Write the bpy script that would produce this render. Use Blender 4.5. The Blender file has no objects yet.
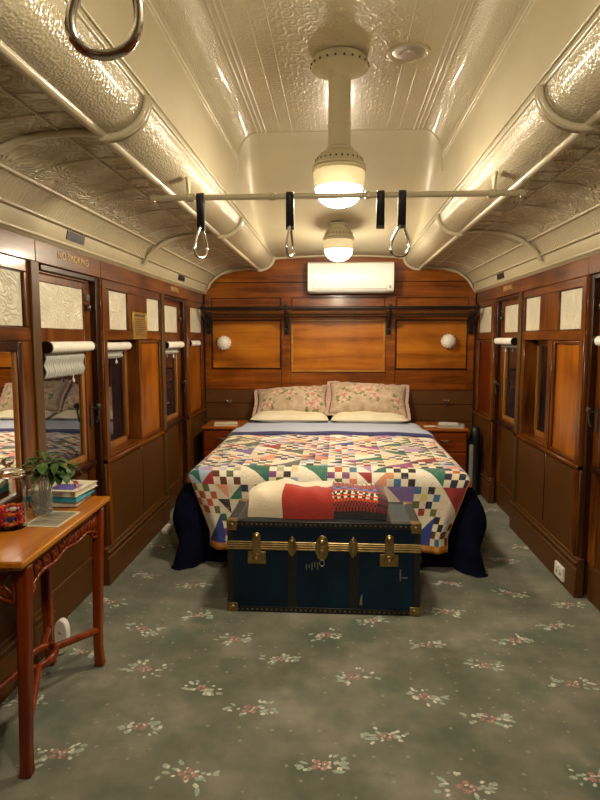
import bpy, math, random
from math import sin, cos, pi, radians, sqrt, atan2, atan
from mathutils import Vector, Matrix, Euler
random.seed(7)
SC = bpy.context.scene
COL = SC.collection

# ------------------------------------------------------------------ node helpers
class NT:
    def __init__(s, name):
        s.m = bpy.data.materials.new(name); s.m.use_nodes = True
        s.t = s.m.node_tree; s.n = s.t.nodes; s.l = s.t.links
        s.b = s.n['Principled BSDF']
        s.co = s.n.new('ShaderNodeTexCoord')
    def map(s, sc=(1, 1, 1), rot=(0, 0, 0), src=None):
        m = s.n.new('ShaderNodeMapping'); m.inputs['Scale'].default_value = sc; m.inputs['Rotation'].default_value = rot
        s.l.new(src if src else s.co.outputs['Object'], m.inputs['Vector']); return m.outputs['Vector']
    def noise(s, v, scale, detail=4, rough=.55, dist=0):
        t = s.n.new('ShaderNodeTexNoise'); s.l.new(v, t.inputs['Vector'])
        t.inputs['Scale'].default_value = scale; t.inputs['Detail'].default_value = detail
        t.inputs['Roughness'].default_value = rough; t.inputs['Distortion'].default_value = dist
        return t.outputs['Fac']
    def voro(s, v, scale, feat='F1', out='Distance', rnd=1):
        t = s.n.new('ShaderNodeTexVoronoi'); s.l.new(v, t.inputs['Vector']); t.feature = feat
        t.inputs['Scale'].default_value = scale; t.inputs['Randomness'].default_value = rnd
        return t.outputs[out]
    def wave(s, v, scale, dist=0, axis='Y', prof='SIN', detail=2):
        t = s.n.new('ShaderNodeTexWave'); s.l.new(v, t.inputs['Vector']); t.bands_direction = axis; t.wave_profile = prof
        t.inputs['Scale'].default_value = scale; t.inputs['Distortion'].default_value = dist; t.inputs['Detail'].default_value = detail
        return t.outputs['Fac']
    def math(s, op, a, b=None):
        t = s.n.new('ShaderNodeMath'); t.operation = op
        for i, q in enumerate((a, b)):
            if q is None: continue
            if isinstance(q, (int, float)): t.inputs[i].default_value = q
            else: s.l.new(q, t.inputs[i])
        return t.outputs[0]
    def ramp(s, f, stops, const=False):
        r = s.n.new('ShaderNodeValToRGB'); s.l.new(f, r.inputs['Fac']); e = r.color_ramp.elements
        if const: r.color_ramp.interpolation = 'CONSTANT'
        while len(e) < len(stops): e.new(.5)
        for k, (p, c) in enumerate(stops):
            e[k].position = p; e[k].color = (*c, 1) if len(c) == 3 else c
        return r.outputs['Color']
    def mix(s, f, a, b, mode='MIX'):
        m = s.n.new('ShaderNodeMix'); m.data_type = 'RGBA'; m.blend_type = mode
        for i, q in ((0, f), (6, a), (7, b)):
            if isinstance(q, (int, float)): m.inputs[i].default_value = q
            elif isinstance(q, tuple): m.inputs[i].default_value = (*q, 1)
            else: s.l.new(q, m.inputs[i])
        return m.outputs[2]
    def bump(s, h, strength=.3, dist=.01):
        b = s.n.new('ShaderNodeBump'); b.inputs['Strength'].default_value = strength; b.inputs['Distance'].default_value = dist
        s.l.new(h, b.inputs['Height']); s.l.new(b.outputs[0], s.b.inputs['Normal'])
    def col(s, c):
        if isinstance(c, tuple): s.b.inputs['Base Color'].default_value = (*c, 1)
        else: s.l.new(c, s.b.inputs['Base Color'])
    def set(s, **k):
        for a, v in k.items(): s.b.inputs[a.replace('_', ' ')].default_value = v
        return s.m

def srgb(r, g, b):
    f = lambda c: (c / 255 / 12.92) if c / 255 < .04045 else ((c / 255 + .055) / 1.055) ** 2.4
    return (f(r), f(g), f(b))

def wood(name, dark, mid, light, axis='z', rough=.28, scale=1., coat=.35):
    t = NT(name)
    sc = {'x': (1.2, 14, 14), 'y': (14, 1.2, 14), 'z': (14, 14, 1.2)}[axis]
    v = t.map(tuple(q * scale for q in sc))
    n = t.noise(v, 1.6, 5, .6, .6)
    n2 = t.noise(t.map((2.2, 2.2, 2.2)), 1.3, 3, .5, .3)
    f = t.math('ADD', t.math('MULTIPLY', n, .62), t.math('MULTIPLY', n2, .38))
    c = t.ramp(f, [(.34, dark), (.5, mid), (.66, light)])
    fine = t.noise(t.map(tuple(q * 6 * scale for q in sc)), 1.5, 2)
    c = t.mix(t.math('MULTIPLY', fine, .35), c, dark)
    t.col(c); t.bump(fine, .06, .003)
    return t.set(Roughness=rough, Coat_Weight=coat * .7, Coat_Roughness=.1, Specular_IOR_Level=.3)

def plain(name, c, rough=.5, metal=0, var=.12, scale=20, bump=0, bscale=60, **k):
    t = NT(name); v = t.map()
    n = t.noise(v, scale, 3)
    d = tuple(max(0, q * (1 - var)) for q in c); l = tuple(min(1, q * (1 + var)) for q in c)
    t.col(t.ramp(n, [(.3, d), (.7, l)]))
    if bump: t.bump(t.noise(v, bscale, 3), bump, .01)
    return t.set(Roughness=rough, Metallic=metal, **k)

M = {}
# varnished timber
M['frame'] = wood('wood_frame', (.026, .0055, .0010), (.150, .040, .0035), (.29, .095, .008), 'z', coat=.22)
M['frame_h'] = wood('wood_frame_horizontal', (.030, .0065, .0010), (.165, .045, .004), (.31, .105, .009), 'y', coat=.22)
M['dark'] = wood('wood_dark', (.010, .0025, .001), (.034, .008, .002), (.07, .018, .003), 'z', coat=.15)
M['panel'] = wood('wood_amber_panel', (.14, .030, .002), (.40, .118, .006), (.58, .200, .012), 'z', scale=.55, coat=.15)
M['panel_red'] = wood('wood_red_panel', (.05, .006, .0012), (.14, .018, .002), (.21, .036, .004), 'z', coat=.15)
M['sash'] = wood('wood_sash', (.16, .055, .012), (.32, .125, .030), (.45, .20, .055), 'z', rough=.4, coat=.1)
M['end'] = wood('wood_end_wall', (.060, .012, .0014), (.235, .060, .0045), (.40, .125, .010), 'x', scale=.6, rough=.3, coat=.2)
M['end_panel'] = wood('wood_end_panel', (.16, .040, .003), (.40, .125, .007), (.56, .205, .014), 'x', scale=.5, rough=.3, coat=.2)
M['mould'] = wood('wood_moulding', (.018, .005, .001), (.045, .012, .002), (.09, .026, .004), 'x', coat=.15)
M['gilt_mould'] = wood('wood_gilt_moulding', (.24, .10, .014), (.42, .21, .04), (.56, .31, .08), 'x', coat=.1)
M['table'] = wood('table_red_wood', (.07, .009, .0015), (.205, .030, .003), (.31, .060, .006), 'z', rough=.28, coat=.15)
M['table_top'] = wood('table_top_wood', (.26, .070, .005), (.50, .175, .012), (.64, .26, .024), 'y', rough=.25, coat=.25)
M['night'] = wood('bedside_wood', (.10, .015, .002), (.24, .044, .005), (.34, .075, .009), 'x', rough=.35, coat=.15)
M['night_top'] = wood('bedside_top_wood', (.18, .036, .004), (.36, .095, .010), (.46, .145, .018), 'x', rough=.3, coat=.15)
M['paint'] = plain('brown_paint', (.096, .036, .0075), .45, var=.10, scale=5, bump=.05, Specular_IOR_Level=.25)
M['paint_strip'] = plain('brown_paint_trim', (.095, .046, .014), .4, var=.1, scale=5, Specular_IOR_Level=.3)
# ceiling paints
CREAM = (.565, .50, .345)
def cream(name, kind):
    t = NT(name); v = t.map()
    n = t.noise(v, 2.5, 3)
    t.col(t.ramp(n, [(.3, tuple(q * .93 for q in CREAM)), (.7, tuple(min(1, q * 1.05) for q in CREAM))]))
    rough = .28
    if kind == 'smooth':
        t.bump(t.noise(v, 9, 2), .08, .02); rough = .42
    elif kind == 'peel':
        a = t.voro(v, 110); b = t.noise(v, 120, 2)
        t.bump(t.math('ADD', a, t.math('MULTIPLY', b, .5)), .30, .010); rough = .17
    elif kind == 'scroll':
        q = t.noise(v, 7.5, 2, .45, 1.2)
        r = t.math('POWER', t.math('ABSOLUTE', t.math('SINE', t.math('MULTIPLY', q, 34.))), 3.)
        t.bump(r, .8, .012); rough = .25
    elif kind == 'crown':
        br = t.n.new('ShaderNodeTexBrick'); t.l.new(t.map((1, 1, 1), (0, 0, pi / 2)), br.inputs['Vector'])
        br.inputs['Scale'].default_value = 9; br.inputs['Mortar Size'].default_value = .03; br.offset = 0
        d = t.voro(v, 16); r = t.math('MAXIMUM', t.math('SINE', t.math('MULTIPLY', d, 20.)), 0.)
        t.bump(t.math('ADD', t.math('MULTIPLY', br.outputs['Fac'], .8), t.math('MULTIPLY', r, .45)), .32, .006); rough = .3
    elif kind == 'flute':
        t.bump(t.wave(v, 11, 0, 'Y'), .45, .014); rough = .3
    elif kind == 'trim':
        rough = .3
    return t.set(Roughness=rough, Coat_Weight=.0 if kind == 'smooth' else .22, Coat_Roughness=.1)
for k in ('smooth', 'peel', 'scroll', 'crown', 'flute', 'trim'): M['c_' + k] = cream('cream_' + k, k)
# pressed cream lights above the windows
t = NT('embossed_pane'); v = t.map()
nz = t.noise(v, 7, 2, .5, 1.5)
w = t.math('SINE', t.math('MULTIPLY', nz, 60.))
t.col(t.ramp(t.noise(v, 12, 3), [(.3, (.76, .70, .54)), (.7, (.90, .85, .69))])); t.bump(w, .5, .004)
M['emboss'] = t.set(Roughness=.28, Coat_Weight=.2)
# glass, mirror, metals
t = NT('window_glass'); t.col((.93, .95, .94)); M['glass'] = t.set(Roughness=.0, Transmission_Weight=1., IOR=1.5)
t = NT('clear_glass'); t.col((.97, .985, .975)); M['jar'] = t.set(Roughness=.02, Transmission_Weight=1., IOR=1.18, Specular_IOR_Level=.9)
t = NT('cut_glass'); t.col((.95, .96, .93)); t.bump(t.voro(t.map(), 60), .8, .006); M['cut'] = t.set(Roughness=.05, Transmission_Weight=.9, IOR=1.35)
t = NT('mirror_silver'); t.col((.92, .93, .92)); M['mirror'] = t.set(Roughness=.01, Metallic=1.)
M['chrome'] = plain('polished_chrome', (.75, .73, .70), .14, 1, .05)
M['steel'] = plain('brushed_steel', (.55, .53, .50), .32, 1, .1)
M['brass'] = plain('aged_brass', (.40, .285, .125), .36, 1, .3, 30)
M['brass_plate'] = plain('brass_plaque', (.55, .40, .13), .4, 1, .15, 30)
M['iron'] = plain('dark_iron', (.018, .015, .013), .4, .6, .2)
M['aged'] = plain('tarnished_metal', (.13, .11, .09), .38, .9, .3, 40)
M['black'] = plain('black_leather', (.012, .011, .011), .5, 0, .3, 60, .2, 200)
M['black_plastic'] = plain('black_plastic', (.010, .010, .011), .45)
M['engrave'] = plain('engraved_dark', (.05, .035, .01), .6)
M['gold'] = plain('gold_lettering', (.58, .43, .18), .45, .1, .3, 90)
M['white'] = plain('white_plastic', (.80, .78, .72), .3, 0, .03)
M['acw'] = plain('white_ac_plastic', (.90, .90, .88), .28, 0, .02)
M['grey'] = plain('grey_plastic', (.45, .44, .40), .45, 0, .08)
M['porcelain'] = plain('white_porcelain', (.84, .80, .71), .22, 0, .04, 12, Coat_Weight=.3)
M['blind'] = plain('cream_blind_cloth', (.88, .85, .77), .75, 0, .05, 40, .1, 200)
t = NT('pleated_blind'); v = t.map(); s_ = t.wave(v, 16, 1., 'Y')
t.col(t.ramp(s_, [(.25, (.34, .35, .33)), (.75, (.50, .50, .46))])); t.bump(s_, .3, .006); M['pleat'] = t.set(Roughness=.8)
M['rope'] = plain('net_cord', (.085, .050, .024), .8, 0, .3, 60)
# lamps
def emit(name, c, st):
    t = NT(name); t.col((.85, .8, .7)); t.b.inputs['Emission Color'].default_value = (*c, 1)
    return t.set(Emission_Strength=st, Roughness=.3)
M['bowl'] = emit('lit_glass_bowl', (1., .86, .63), 76.)
M['band'] = emit('lit_glass_band', (1., .74, .30), .16)
# cloth
def vcol(name, rough=.85, bump=.25, bscale=90, sheen=.2, spot=0):
    t = NT(name); a = t.n.new('ShaderNodeVertexColor'); a.layer_name = 'Col'
    v = t.map(); n = t.noise(v, 45, 3)
    c = t.mix(t.math('MULTIPLY', n, .12), a.outputs['Color'], (.22, .18, .14))
    if spot:
        d = t.ramp(t.voro(v, 95), [(.22, (1, 1, 1)), (.34, (0, 0, 0))]); g = t.ramp(t.noise(v, 13, 1), [(.46, (0, 0, 0)), (.54, (1, 1, 1))])
        hue = t.ramp(t.noise(v, 21, 1), [(.35, (.35, .10, .12)), (.5, (.55, .50, .40)), (.65, (.10, .14, .30))])
        c = t.mix(t.math('MULTIPLY', t.math('MULTIPLY', d, g), spot), c, hue)
    t.col(c); t.bump(t.noise(v, bscale, 3), bump, .008)
    return t.set(Roughness=rough, Sheen_Weight=sheen)
M['quilt'] = vcol('patchwork_cotton', .85, .35, 40, .1, .6)
M['knit'] = vcol('knitted_wool', .95, .6, 160, .4)
M['vc'] = vcol('printed_paper', .5, .05, 60, 0)
M['sheet'] = vcol('cotton_sheet', .85, .2, 25)
M['navy'] = plain('navy_cloth', (.0035, .0045, .016), 1., 0, .3, 14, .2, 30, Specular_IOR_Level=.1)
t = NT('floral_cotton'); v = t.map(); a = t.n.new('ShaderNodeVertexColor'); a.layer_name = 'Col'
base = t.ramp(t.noise(v, 14, 3), [(.35, (.42, .30, .20)), (.65, (.60, .47, .34))])
nd = t.n.new('ShaderNodeTexNoise'); nd.inputs['Scale'].default_value = 22; t.l.new(v, nd.inputs['Vector'])
vv = t.n.new('ShaderNodeMix'); vv.data_type = 'RGBA'; vv.inputs[0].default_value = .06; t.l.new(v, vv.inputs[6]); t.l.new(nd.outputs['Color'], vv.inputs[7])
d1 = t.voro(vv.outputs[2], 5.2)
c = base
c = t.mix(a.outputs['Alpha'], a.outputs['Color'], c)
t.col(c); t.bump(t.noise(v, 30, 3), .25, .01); M['floral'] = t.set(Roughness=.85, Sheen_Weight=.2)
M['cream_pillow'] = plain('cream_pillow_cloth', (.74, .66, .48), .85, 0, .06, 8, .3, 18)
# trunk
t = NT('trunk_blue'); v = t.map()
n = t.noise(v, 3.2, 5, .65); sc_ = t.noise(t.map((3, 3, 1)), 22, 5, .75)
c = t.ramp(n, [(.3, (.0012, .008, .030)), (.6, (.0018, .019, .046)), (.8, (.004, .036, .058))])
c = t.mix(t.ramp(sc_, [(.72, (0, 0, 0)), (.78, (1, 1, 1))]), c, (.06, .09, .08))
t.col(c); t.bump(t.noise(v, 70, 2), .08, .004); M['trunk'] = t.set(Roughness=.38, Specular_IOR_Level=.3)
M['trunk_top'] = plain('trunk_lid_vinyl', (.035, .055, .065), .33, 0, .25, 8, .1, 80)
M['trunk_band'] = plain('trunk_black_fibre', (.010, .011, .014), .5, 0, .3, 20, .15, 60)
M['scuff'] = plain('scuffed_paint', (.20, .21, .19), .8, 0, .4, 90)
# carpet
t = NT('green_carpet'); v = t.map()
n1 = t.noise(v, 3.2, 5, .62); n2 = t.noise(v, 260, 2)
c = t.ramp(n1, [(.34, (.106, .118, .080)), (.5, (.184, .184, .134)), (.66, (.282, .268, .205))])
gm = t.ramp(t.noise(t.map((1, 1, 1), (0, 0, .5)), 3.4, 3, .6), [(.53, (0, 0, 0)), (.70, (1, 1, 1))])
c = t.mix(t.math('MULTIPLY', gm, .75), c, (.066, .112, .068))
dd = t.voro(v, 17, rnd=.35)
c = t.mix(t.ramp(dd, [(.09, (.8, .8, .8)), (.14, (0, 0, 0))]), c, (.34, .34, .26))
c = t.mix(t.math('MULTIPLY', n2, .40), c, (.055, .058, .042))
t.col(c); t.bump(n2, .6, .006); M['carpet'] = t.set(Roughness=.97, Sheen_Weight=.15)
M['cp_pink'] = plain('carpet_pink_pile', (.40, .23, .20), .97, 0, .4, 120, .6, 260)
M['cp_white'] = plain('carpet_cream_pile', (.62, .62, .55), .97, 0, .3, 120, .6, 260)
M['cp_green'] = plain('carpet_leaf_pile', (.36, .42, .34), .97, 0, .3, 120, .6, 260)
M['leaf'] = plain('leaf_green', (.055, .12, .025), .42, 0, .45, 30)
M['stem'] = plain('stem_green', (.10, .14, .04), .5)
M['red_leaf'] = plain('red_leaf', (.30, .03, .03), .45, 0, .4, 30)

# ------------------------------------------------------------------ mesh builder
class MB:
    def __init__(s): s.v = []; s.f = []; s.m = []; s.c = []
    def add(s, vs, fs, m=0, cs=None):
        o = len(s.v); s.v += [tuple(q) for q in vs]
        for i, f in enumerate(fs):
            s.f.append([o + k for k in f]); s.m.append(m if isinstance(m, int) else m[i])
            s.c.append(cs[i] if cs else None)
        return s
    def box(s, x0, x1, y0, y1, z0, z1, m=0):
        x0, x1 = min(x0, x1), max(x0, x1); y0, y1 = min(y0, y1), max(y0, y1); z0, z1 = min(z0, z1), max(z0, z1)
        vs = [(x, y, z) for z in (z0, z1) for y in (y0, y1) for x in (x0, x1)]
        return s.add(vs, [(0, 2, 3, 1), (4, 5, 7, 6), (0, 1, 5, 4), (2, 6, 7, 3), (0, 4, 6, 2), (1, 3, 7, 5)], m)
    def prism(s, poly, f0, f1, m=0, c=None):
        """poly: 2-D outline; f0/f1 map (u,v)->3-D for the two end faces"""
        n = len(poly); vs = [f0(*p) for p in poly] + [f1(*p) for p in poly]
        fs = [tuple(range(n))[::-1], tuple(range(n, 2 * n))] + [(i, (i + 1) % n, n + (i + 1) % n, n + i) for i in range(n)]
        return s.add(vs, fs, m, [c] * len(fs) if c else None)
    def tube(s, path, r, n=8, m=0, closed=False, flat=1., cap=True):
        P = [Vector(p) for p in path]; k = len(P); vs = []; fs = []
        up = None
        for i, p in enumerate(P):
            a = P[(i - 1) % k] if (closed or i > 0) else P[i]; b = P[(i + 1) % k] if (closed or i < k - 1) else P[i]
            d = (b - a).normalized()
            if up is None:
                up = Vector((0, 0, 1)) if abs(d.z) < .9 else Vector((1, 0, 0))
            sx = d.cross(up)
            if sx.length < 1e-4: sx = d.cross(Vector((0, 1, .1)))
            sx.normalize(); u = sx.cross(d).normalized(); up = u
            rr = r[i] if isinstance(r, (list, tuple)) else r
            for j in range(n):
                an = 2 * pi * j / n; vs.append(p + sx * (cos(an) * rr) + u * (sin(an) * rr * flat))
        for i in range(k if closed else k - 1):
            for j in range(n):
                fs.append((i * n + j, i * n + (j + 1) % n, ((i + 1) % k) * n + (j + 1) % n, ((i + 1) % k) * n + j))
        if not closed and cap: fs += [tuple(range(n))[::-1], tuple(range((k - 1) * n, k * n))]
        return s.add(vs, fs, m)
    def lathe(s, prof, c=(0, 0, 0), n=24, m=0, axis='z', cap=True, flute=None):
        vs = []; fs = []; k = len(prof)
        for i, (r, h) in enumerate(prof):
            for j in range(n):
                a = 2 * pi * j / n; q = r * (flute(a, i) if flute else 1)
                p = (q * cos(a), q * sin(a), h)
                if axis == 'x': p = (p[2], p[0], p[1])
                if axis == 'y': p = (p[0], p[2], p[1])
                vs.append((c[0] + p[0], c[1] + p[1], c[2] + p[2]))
        for i in range(k - 1):
            for j in range(n):
                q = (i * n + j, i * n + (j + 1) % n, (i + 1) * n + (j + 1) % n, (i + 1) * n + j)
                fs.append(q[::-1] if axis == 'y' else q)
        if cap:
            fs += [tuple(range(n))[::-1], tuple(range((k - 1) * n, k * n))]
        mm = m if isinstance(m, int) else [m[i] for i in range(k - 1) for j in range(n)] + ([m[0], m[-1]] if cap else [])
        return s.add(vs, fs, mm)
    def grid(s, fn, us, vs_, m=0, colf=None, flip=False):
        vs = [fn(u, v) for v in vs_ for u in us]; n = len(us); fs = []; cs = []; mm = []
        for j in range(len(vs_) - 1):
            for i in range(n - 1):
                f = (j * n + i, j * n + i + 1, (j + 1) * n + i + 1, (j + 1) * n + i)
                fs.append(f[::-1] if flip else f)
                if colf: cs.append(colf((us[i] + us[i + 1]) / 2, (vs_[j] + vs_[j + 1]) / 2))
                mm.append(m(us[i], vs_[j]) if callable(m) else m)
        return s.add(vs, fs, mm, cs if colf else None)
    def build(s, name, mats, parent=None, bev=0, seg=2, smooth=40, sub=0, solid=0, solid_off=-1):
        if not isinstance(mats, (list, tuple)): mats = [mats]
        org = Vector((0, 0, 0))
        if parent is not None:
            q = parent
            while q is not None: org += q.location; q = q.parent
        me = bpy.data.meshes.new(name)
        me.from_pydata([tuple(Vector(v) - org) for v in s.v], [], s.f)
        for m in mats: me.materials.append(m)
        me.polygons.foreach_set('material_index', s.m)
        if any(c is not None for c in s.c):
            ca = me.color_attributes.new('Col', 'FLOAT_COLOR', 'CORNER')
            for p in me.polygons:
                c = s.c[p.index] or (.5, .5, .5, 1)
                if len(c) == 3: c = (*c, 1)
                for li in p.loop_indices: ca.data[li].color = c
        if smooth:
            me.polygons.foreach_set('use_smooth', [True] * len(me.polygons))
            if smooth < 180: me.set_sharp_from_angle(angle=radians(smooth))
        me.validate(); me.update()
        o = bpy.data.objects.new(name, me); COL.objects.link(o)
        if parent is not None: o.parent = parent
        if sub:
            md = o.modifiers.new('Subdivision', 'SUBSURF'); md.levels = sub; md.render_levels = sub
        if solid:
            md = o.modifiers.new('Solidify', 'SOLIDIFY'); md.thickness = solid; md.offset = solid_off
        if bev:
            md = o.modifiers.new('Bevel', 'BEVEL'); md.width = bev; md.segments = seg; md.limit_method = 'ANGLE'; md.angle_limit = radians(35)
        return o

def lin(a, b, n): return [a + (b - a) * i / (n - 1) for i in range(n)]
def tag(o, label, cat, group=None):
    o['label'] = label; o['category'] = cat
    if group: o['group'] = group
    return o
def thing(name, label, cat, loc=(0, 0, 0), group=None):
    o = bpy.data.objects.new(name, None); COL.objects.link(o); o.location = loc; o.empty_display_size = .1
    return tag(o, label, cat, group)
def struct(o): o['kind'] = 'structure'; return o
def sroot(name, loc=(0, 0, 0)):
    o = bpy.data.objects.new(name, None); COL.objects.link(o); o.location = loc; o['kind'] = 'structure'; return o
def dup(root, loc, label, group=None):
    r = root.copy(); COL.objects.link(r); r.location = loc; r['label'] = label
    if group: r['group'] = group
    for ch in list(root.children):
        c = ch.copy(); COL.objects.link(c); c.parent = r
        for g in list(ch.children):
            d = g.copy(); COL.objects.link(d); d.parent = c
    return r
def text_mesh(name, s, size, depth, mat, mtx, parent):
    cu = bpy.data.curves.new('t', 'FONT'); cu.body = s; cu.size = size; cu.extrude = depth; cu.align_x = 'CENTER'; cu.align_y = 'CENTER'
    cu.space_character = 1.12
    ob = bpy.data.objects.new('t', cu); COL.objects.link(ob)
    dg = bpy.context.evaluated_depsgraph_get(); me = bpy.data.meshes.new_from_object(ob.evaluated_get(dg))
    bpy.data.objects.remove(ob); bpy.data.curves.remove(cu)
    me.name = name; me.materials.clear(); me.materials.append(mat); me.transform(mtx)
    o = bpy.data.objects.new(name, me); COL.objects.link(o); o.parent = parent
    if parent is not None: me.transform(Matrix.Translation(-parent.location))
    return o

# ------------------------------------------------------------------ camera
H = 1.40
cam = bpy.data.cameras.new('camera'); cam.lens = 27; cam.sensor_width = 36; cam.sensor_fit = 'AUTO'; cam.clip_start = .02
co = bpy.data.objects.new('camera', cam); COL.objects.link(co); co.location = (0, 0, H)
th = atan(62 / 600); ps = atan(38 / 600 * cos(th))
co.rotation_euler = (pi / 2 - th, 0, ps); SC.camera = co

XW = 1.30; YB = -1.5; YE = 5.80
# ------------------------------------------------------------------ floor with woven sprigs
mb = MB(); mb.box(-1.46, 1.46, YB - .1, YE + .1, -.05, 0, 0)
sprig = [(-.050, 1.840), (.411, 1.773), (.182, 2.0), (.562, 2.124), (.075, 2.37), (.35, 2.248), (.639, 2.49)]
def blob(cx, cy, r, m, z, n=7, st=1., an=0):
    k = []
    for j in range(n):
        a = 2 * pi * j / n; rr = r * random.uniform(.7, 1.2)
        x, y = rr * cos(a) * st, rr * sin(a)
        k.append((cx + x * cos(an) - y * sin(an), cy + x * sin(an) + y * cos(an), z))
    mb.add(k, [tuple(range(n))], m)
for ix in range(-2, 3):
    for iy in range(-4, 5):
        for k, (sx, sy) in enumerate(sprig):
            x, y = sx + ix * .885, sy + iy * .876
            if abs(x) > 1.24 or y < .3 or y > 5.2: continue
            an = random.uniform(-.5, .5)
            big = 1.25 if k in (0, 1, 3, 4) else 1.05
            R_ = random.uniform
            for q in range(11):
                a = an + random.choice((0, pi)) + R_(-.75, .75); d = R_(.030, .080) * big
                blob(x + cos(a) * d, y + sin(a) * d * .8, R_(.0065, .0105), 3, .0006 + q * .00003, 6, R_(1.5, 2.4), a + R_(-.5, .5))
            for q in range(9):
                a = an + random.choice((0, pi)) + R_(-1.1, 1.1); d = R_(.024, .070) * big
                blob(x + cos(a) * d, y + sin(a) * d * .8, R_(.0055, .009), 2, .0010 + q * .00003, 6, 1.4, a)
            for q in range(4):
                a = an + 2 * pi * q / 4 + .4; d = .017 * big
                blob(x + cos(a) * d, y + sin(a) * d * .8, .0105 * big, 1, .0014 + q * .00003)
            for q in range(4): blob(x + R_(-.02, .02), y + R_(-.015, .015), .0045, 2, .0018 + q * .00003)
struct(mb.build('floor', [M['carpet'], M['cp_pink'], M['cp_white'], M['cp_green']], smooth=0))

# ------------------------------------------------------------------ ceiling
def arc(cx, cz, a, b, t0, t1, n): return [(cx + a * cos(t0 + (t1 - t0) * i / (n - 1)), cz + b * sin(t0 + (t1 - t0) * i / (n - 1))) for i in range(n)]
CR = 2.62
XR = .488
inner = [(0, CR), (.12, CR), (.25, CR), (.37, CR), (XR, CR)]
inner += [(XR + .117 * sin(a), CR - .155 * (1 - cos(a))) for a in lin(.0, pi / 2, 9)][1:]
inner += [(.609, 2.38), (.613, 2.30), (.617, 2.22), (.62, 2.155)]
def zflat(x): return 2.158 + .022 * (1 - (x / .62) ** 2)
YC = 3.70
def sfac(y):
    if y <= YC: return 1.
    u = min(1., (y - YC) / (YE - YC)); return (1 - u) ** 2.6
mb = MB()
ys = lin(YB, YC, 12) + lin(YC, YE, 26)[1:] + [YE + .05]
full = [(-x, z) for x, z in inner[::-1]] + inner[1:]
idx = list(range(len(full)))
def pt(i, y):
    x, z = full[int(i)]; s = sfac(y); zz = zflat(x) + s * (z - zflat(x)) if y > YC else z
    return (x, y, zz)
def reg(i, y):
    x = abs((full[int(i)][0] + full[int(i) + 1][0]) / 2); 
    if y >= YC - .01: return 0
    if x < XR: return 1
    if x < .603: return 2
    return 0
mb.grid(pt, idx, ys, reg)
for sg in (-1, 1):
    pipe = [(.62 - .004, 2.158)] + [(.75 - .13 * cos(a), 2.155 - .105 * sin(a)) for a in lin(0, pi / 2, 12)]
    mb.grid(lambda i, y, sg=sg: (sg * pipe[int(i)][0], y, pipe[int(i)][1]), list(range(len(pipe))), [YB, 1.82, 3.62, 5.4, YE + .05], 2, flip=sg < 0)
    sof = [(.75, 2.05), (.752, 2.072), (.85, 2.068), (.93, 2.062), (1.0, 2.054), (1.07, 2.038), (1.13, 2.014), (1.165, 1.994)]
    mb.grid(lambda i, y, sg=sg: (sg * sof[int(i)][0], y, sof[int(i)][1]), list(range(len(sof))), [YB, 2, 4, YE + .05], 3, flip=sg < 0)
    cor = [(1.165, 1.994), (1.195, 1.975), (1.222, 1.946), (1.242, 1.910)]
    mb.grid(lambda i, y, sg=sg: (sg * cor[int(i)][0], y, cor[int(i)][1]), list(range(len(cor))), [YB, 2, 4, YE + .05], 4, flip=sg < 0)
    low = [(1.242, 1.910), (1.255, 1.906), (1.266, 1.850), (1.278, 1.836), (1.288, 1.822), (1.33, 1.816)]
    mb.grid(lambda i, y, sg=sg: (sg * low[int(i)][0], y, low[int(i)][1]), list(range(len(low))), [YB, 2, 4, YE + .05], 0, flip=sg < 0)
struct(mb.build('ceiling', [M['c_smooth'], M['c_crown'], M['c_peel'], M['c_scroll'], M['c_flute']], smooth=50))
# raised beads, collars, ribs
for side, sg in (('left', -1), ('right', 1)):
    mb = MB()
    def bead(x, z, r, y0=YB, y1=YE + .02, n=8): mb.tube([(sg * x, y0, z), (sg * x, y1, z)], r, n)
    bead(.758, 2.050, .015); bead(.785, 2.062, .010)
    bead(.617, 2.162, .007); bead(.612, 2.185, .004)
    bead(.604, 2.462, .007, y1=YC); bead(.607, 2.445, .004, y1=YC)
    for x in (XR, XR - .025, XR - .05): bead(x, CR - .001, .006, y1=YC)
    bead(.28, CR, .003, y1=YC); bead(.35, CR, .003, y1=YC)
    bead(.90, 2.063, .0045); bead(1.165, 1.994, .0075); bead(1.242, 1.909, .007); bead(1.278, 1.838, .008)
    for y in [YB + .2 + k * .445 for k in range(17)]:
        mb.tube([(sg * x, y, z - .001) for x, z in sof[2:]], .0035, 6)
    for y in [YB + .2 + k * .1483 for k in range(50)]:
        mb.tube([(sg * x, y, z - .0005) for x, z in ((.79, 2.069), (.90, 2.063))], .0016, 5)
    mb.tube([(sg * x, YC, z - .002) for x, z in inner[4:14]], .007, 6)
    struct(mb.build('trim_bead_' + side, M['c_trim'], smooth=60))
    mb = MB()
    for y in (.06, 1.955, 3.85, 5.745):
        pts = [(.75 - .142 * cos(a), 2.155 - .117 * sin(a)) for a in lin(-.05, pi / 2 + .1, 14)]
        mb.tube([(sg * x, y, z) for x, z in pts], .013, 8)
        mb.tube([(sg * (.75 - (.75 - x) * .96), y + .05, 2.155 - (2.155 - z) * .96) for x, z in pts], .006, 8)
        rib = [(.762, 2.054), (.85, 2.061), (.95, 2.055), (1.04, 2.038), (1.12, 2.004), (1.18, 1.962), (1.222, 1.918), (1.247, 1.872)]
        vs = []
        mb.tube([(sg * x, y + .01, z) for x, z in rib], .020, 10, flat=.6)
    struct(mb.build('trim_rib_' + side, M['c_trim'], smooth=60))
mb = MB()
prof = [(-x, z) for x, z in inner[:1]]
endp = [(1.29, 1.828), (1.247, 1.902), (1.20, 1.968), (1.13, 2.012), (1.0, 2.046), (.85, 2.058), (.765, 2.05), (.70, 2.062), (.645, 2.10), (.618, 2.15), (.55, 2.160), (.3, 2.172), (0, 2.178)]
endp = endp + [(-x, z) for x, z in endp[:-1][::-1]]
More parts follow.
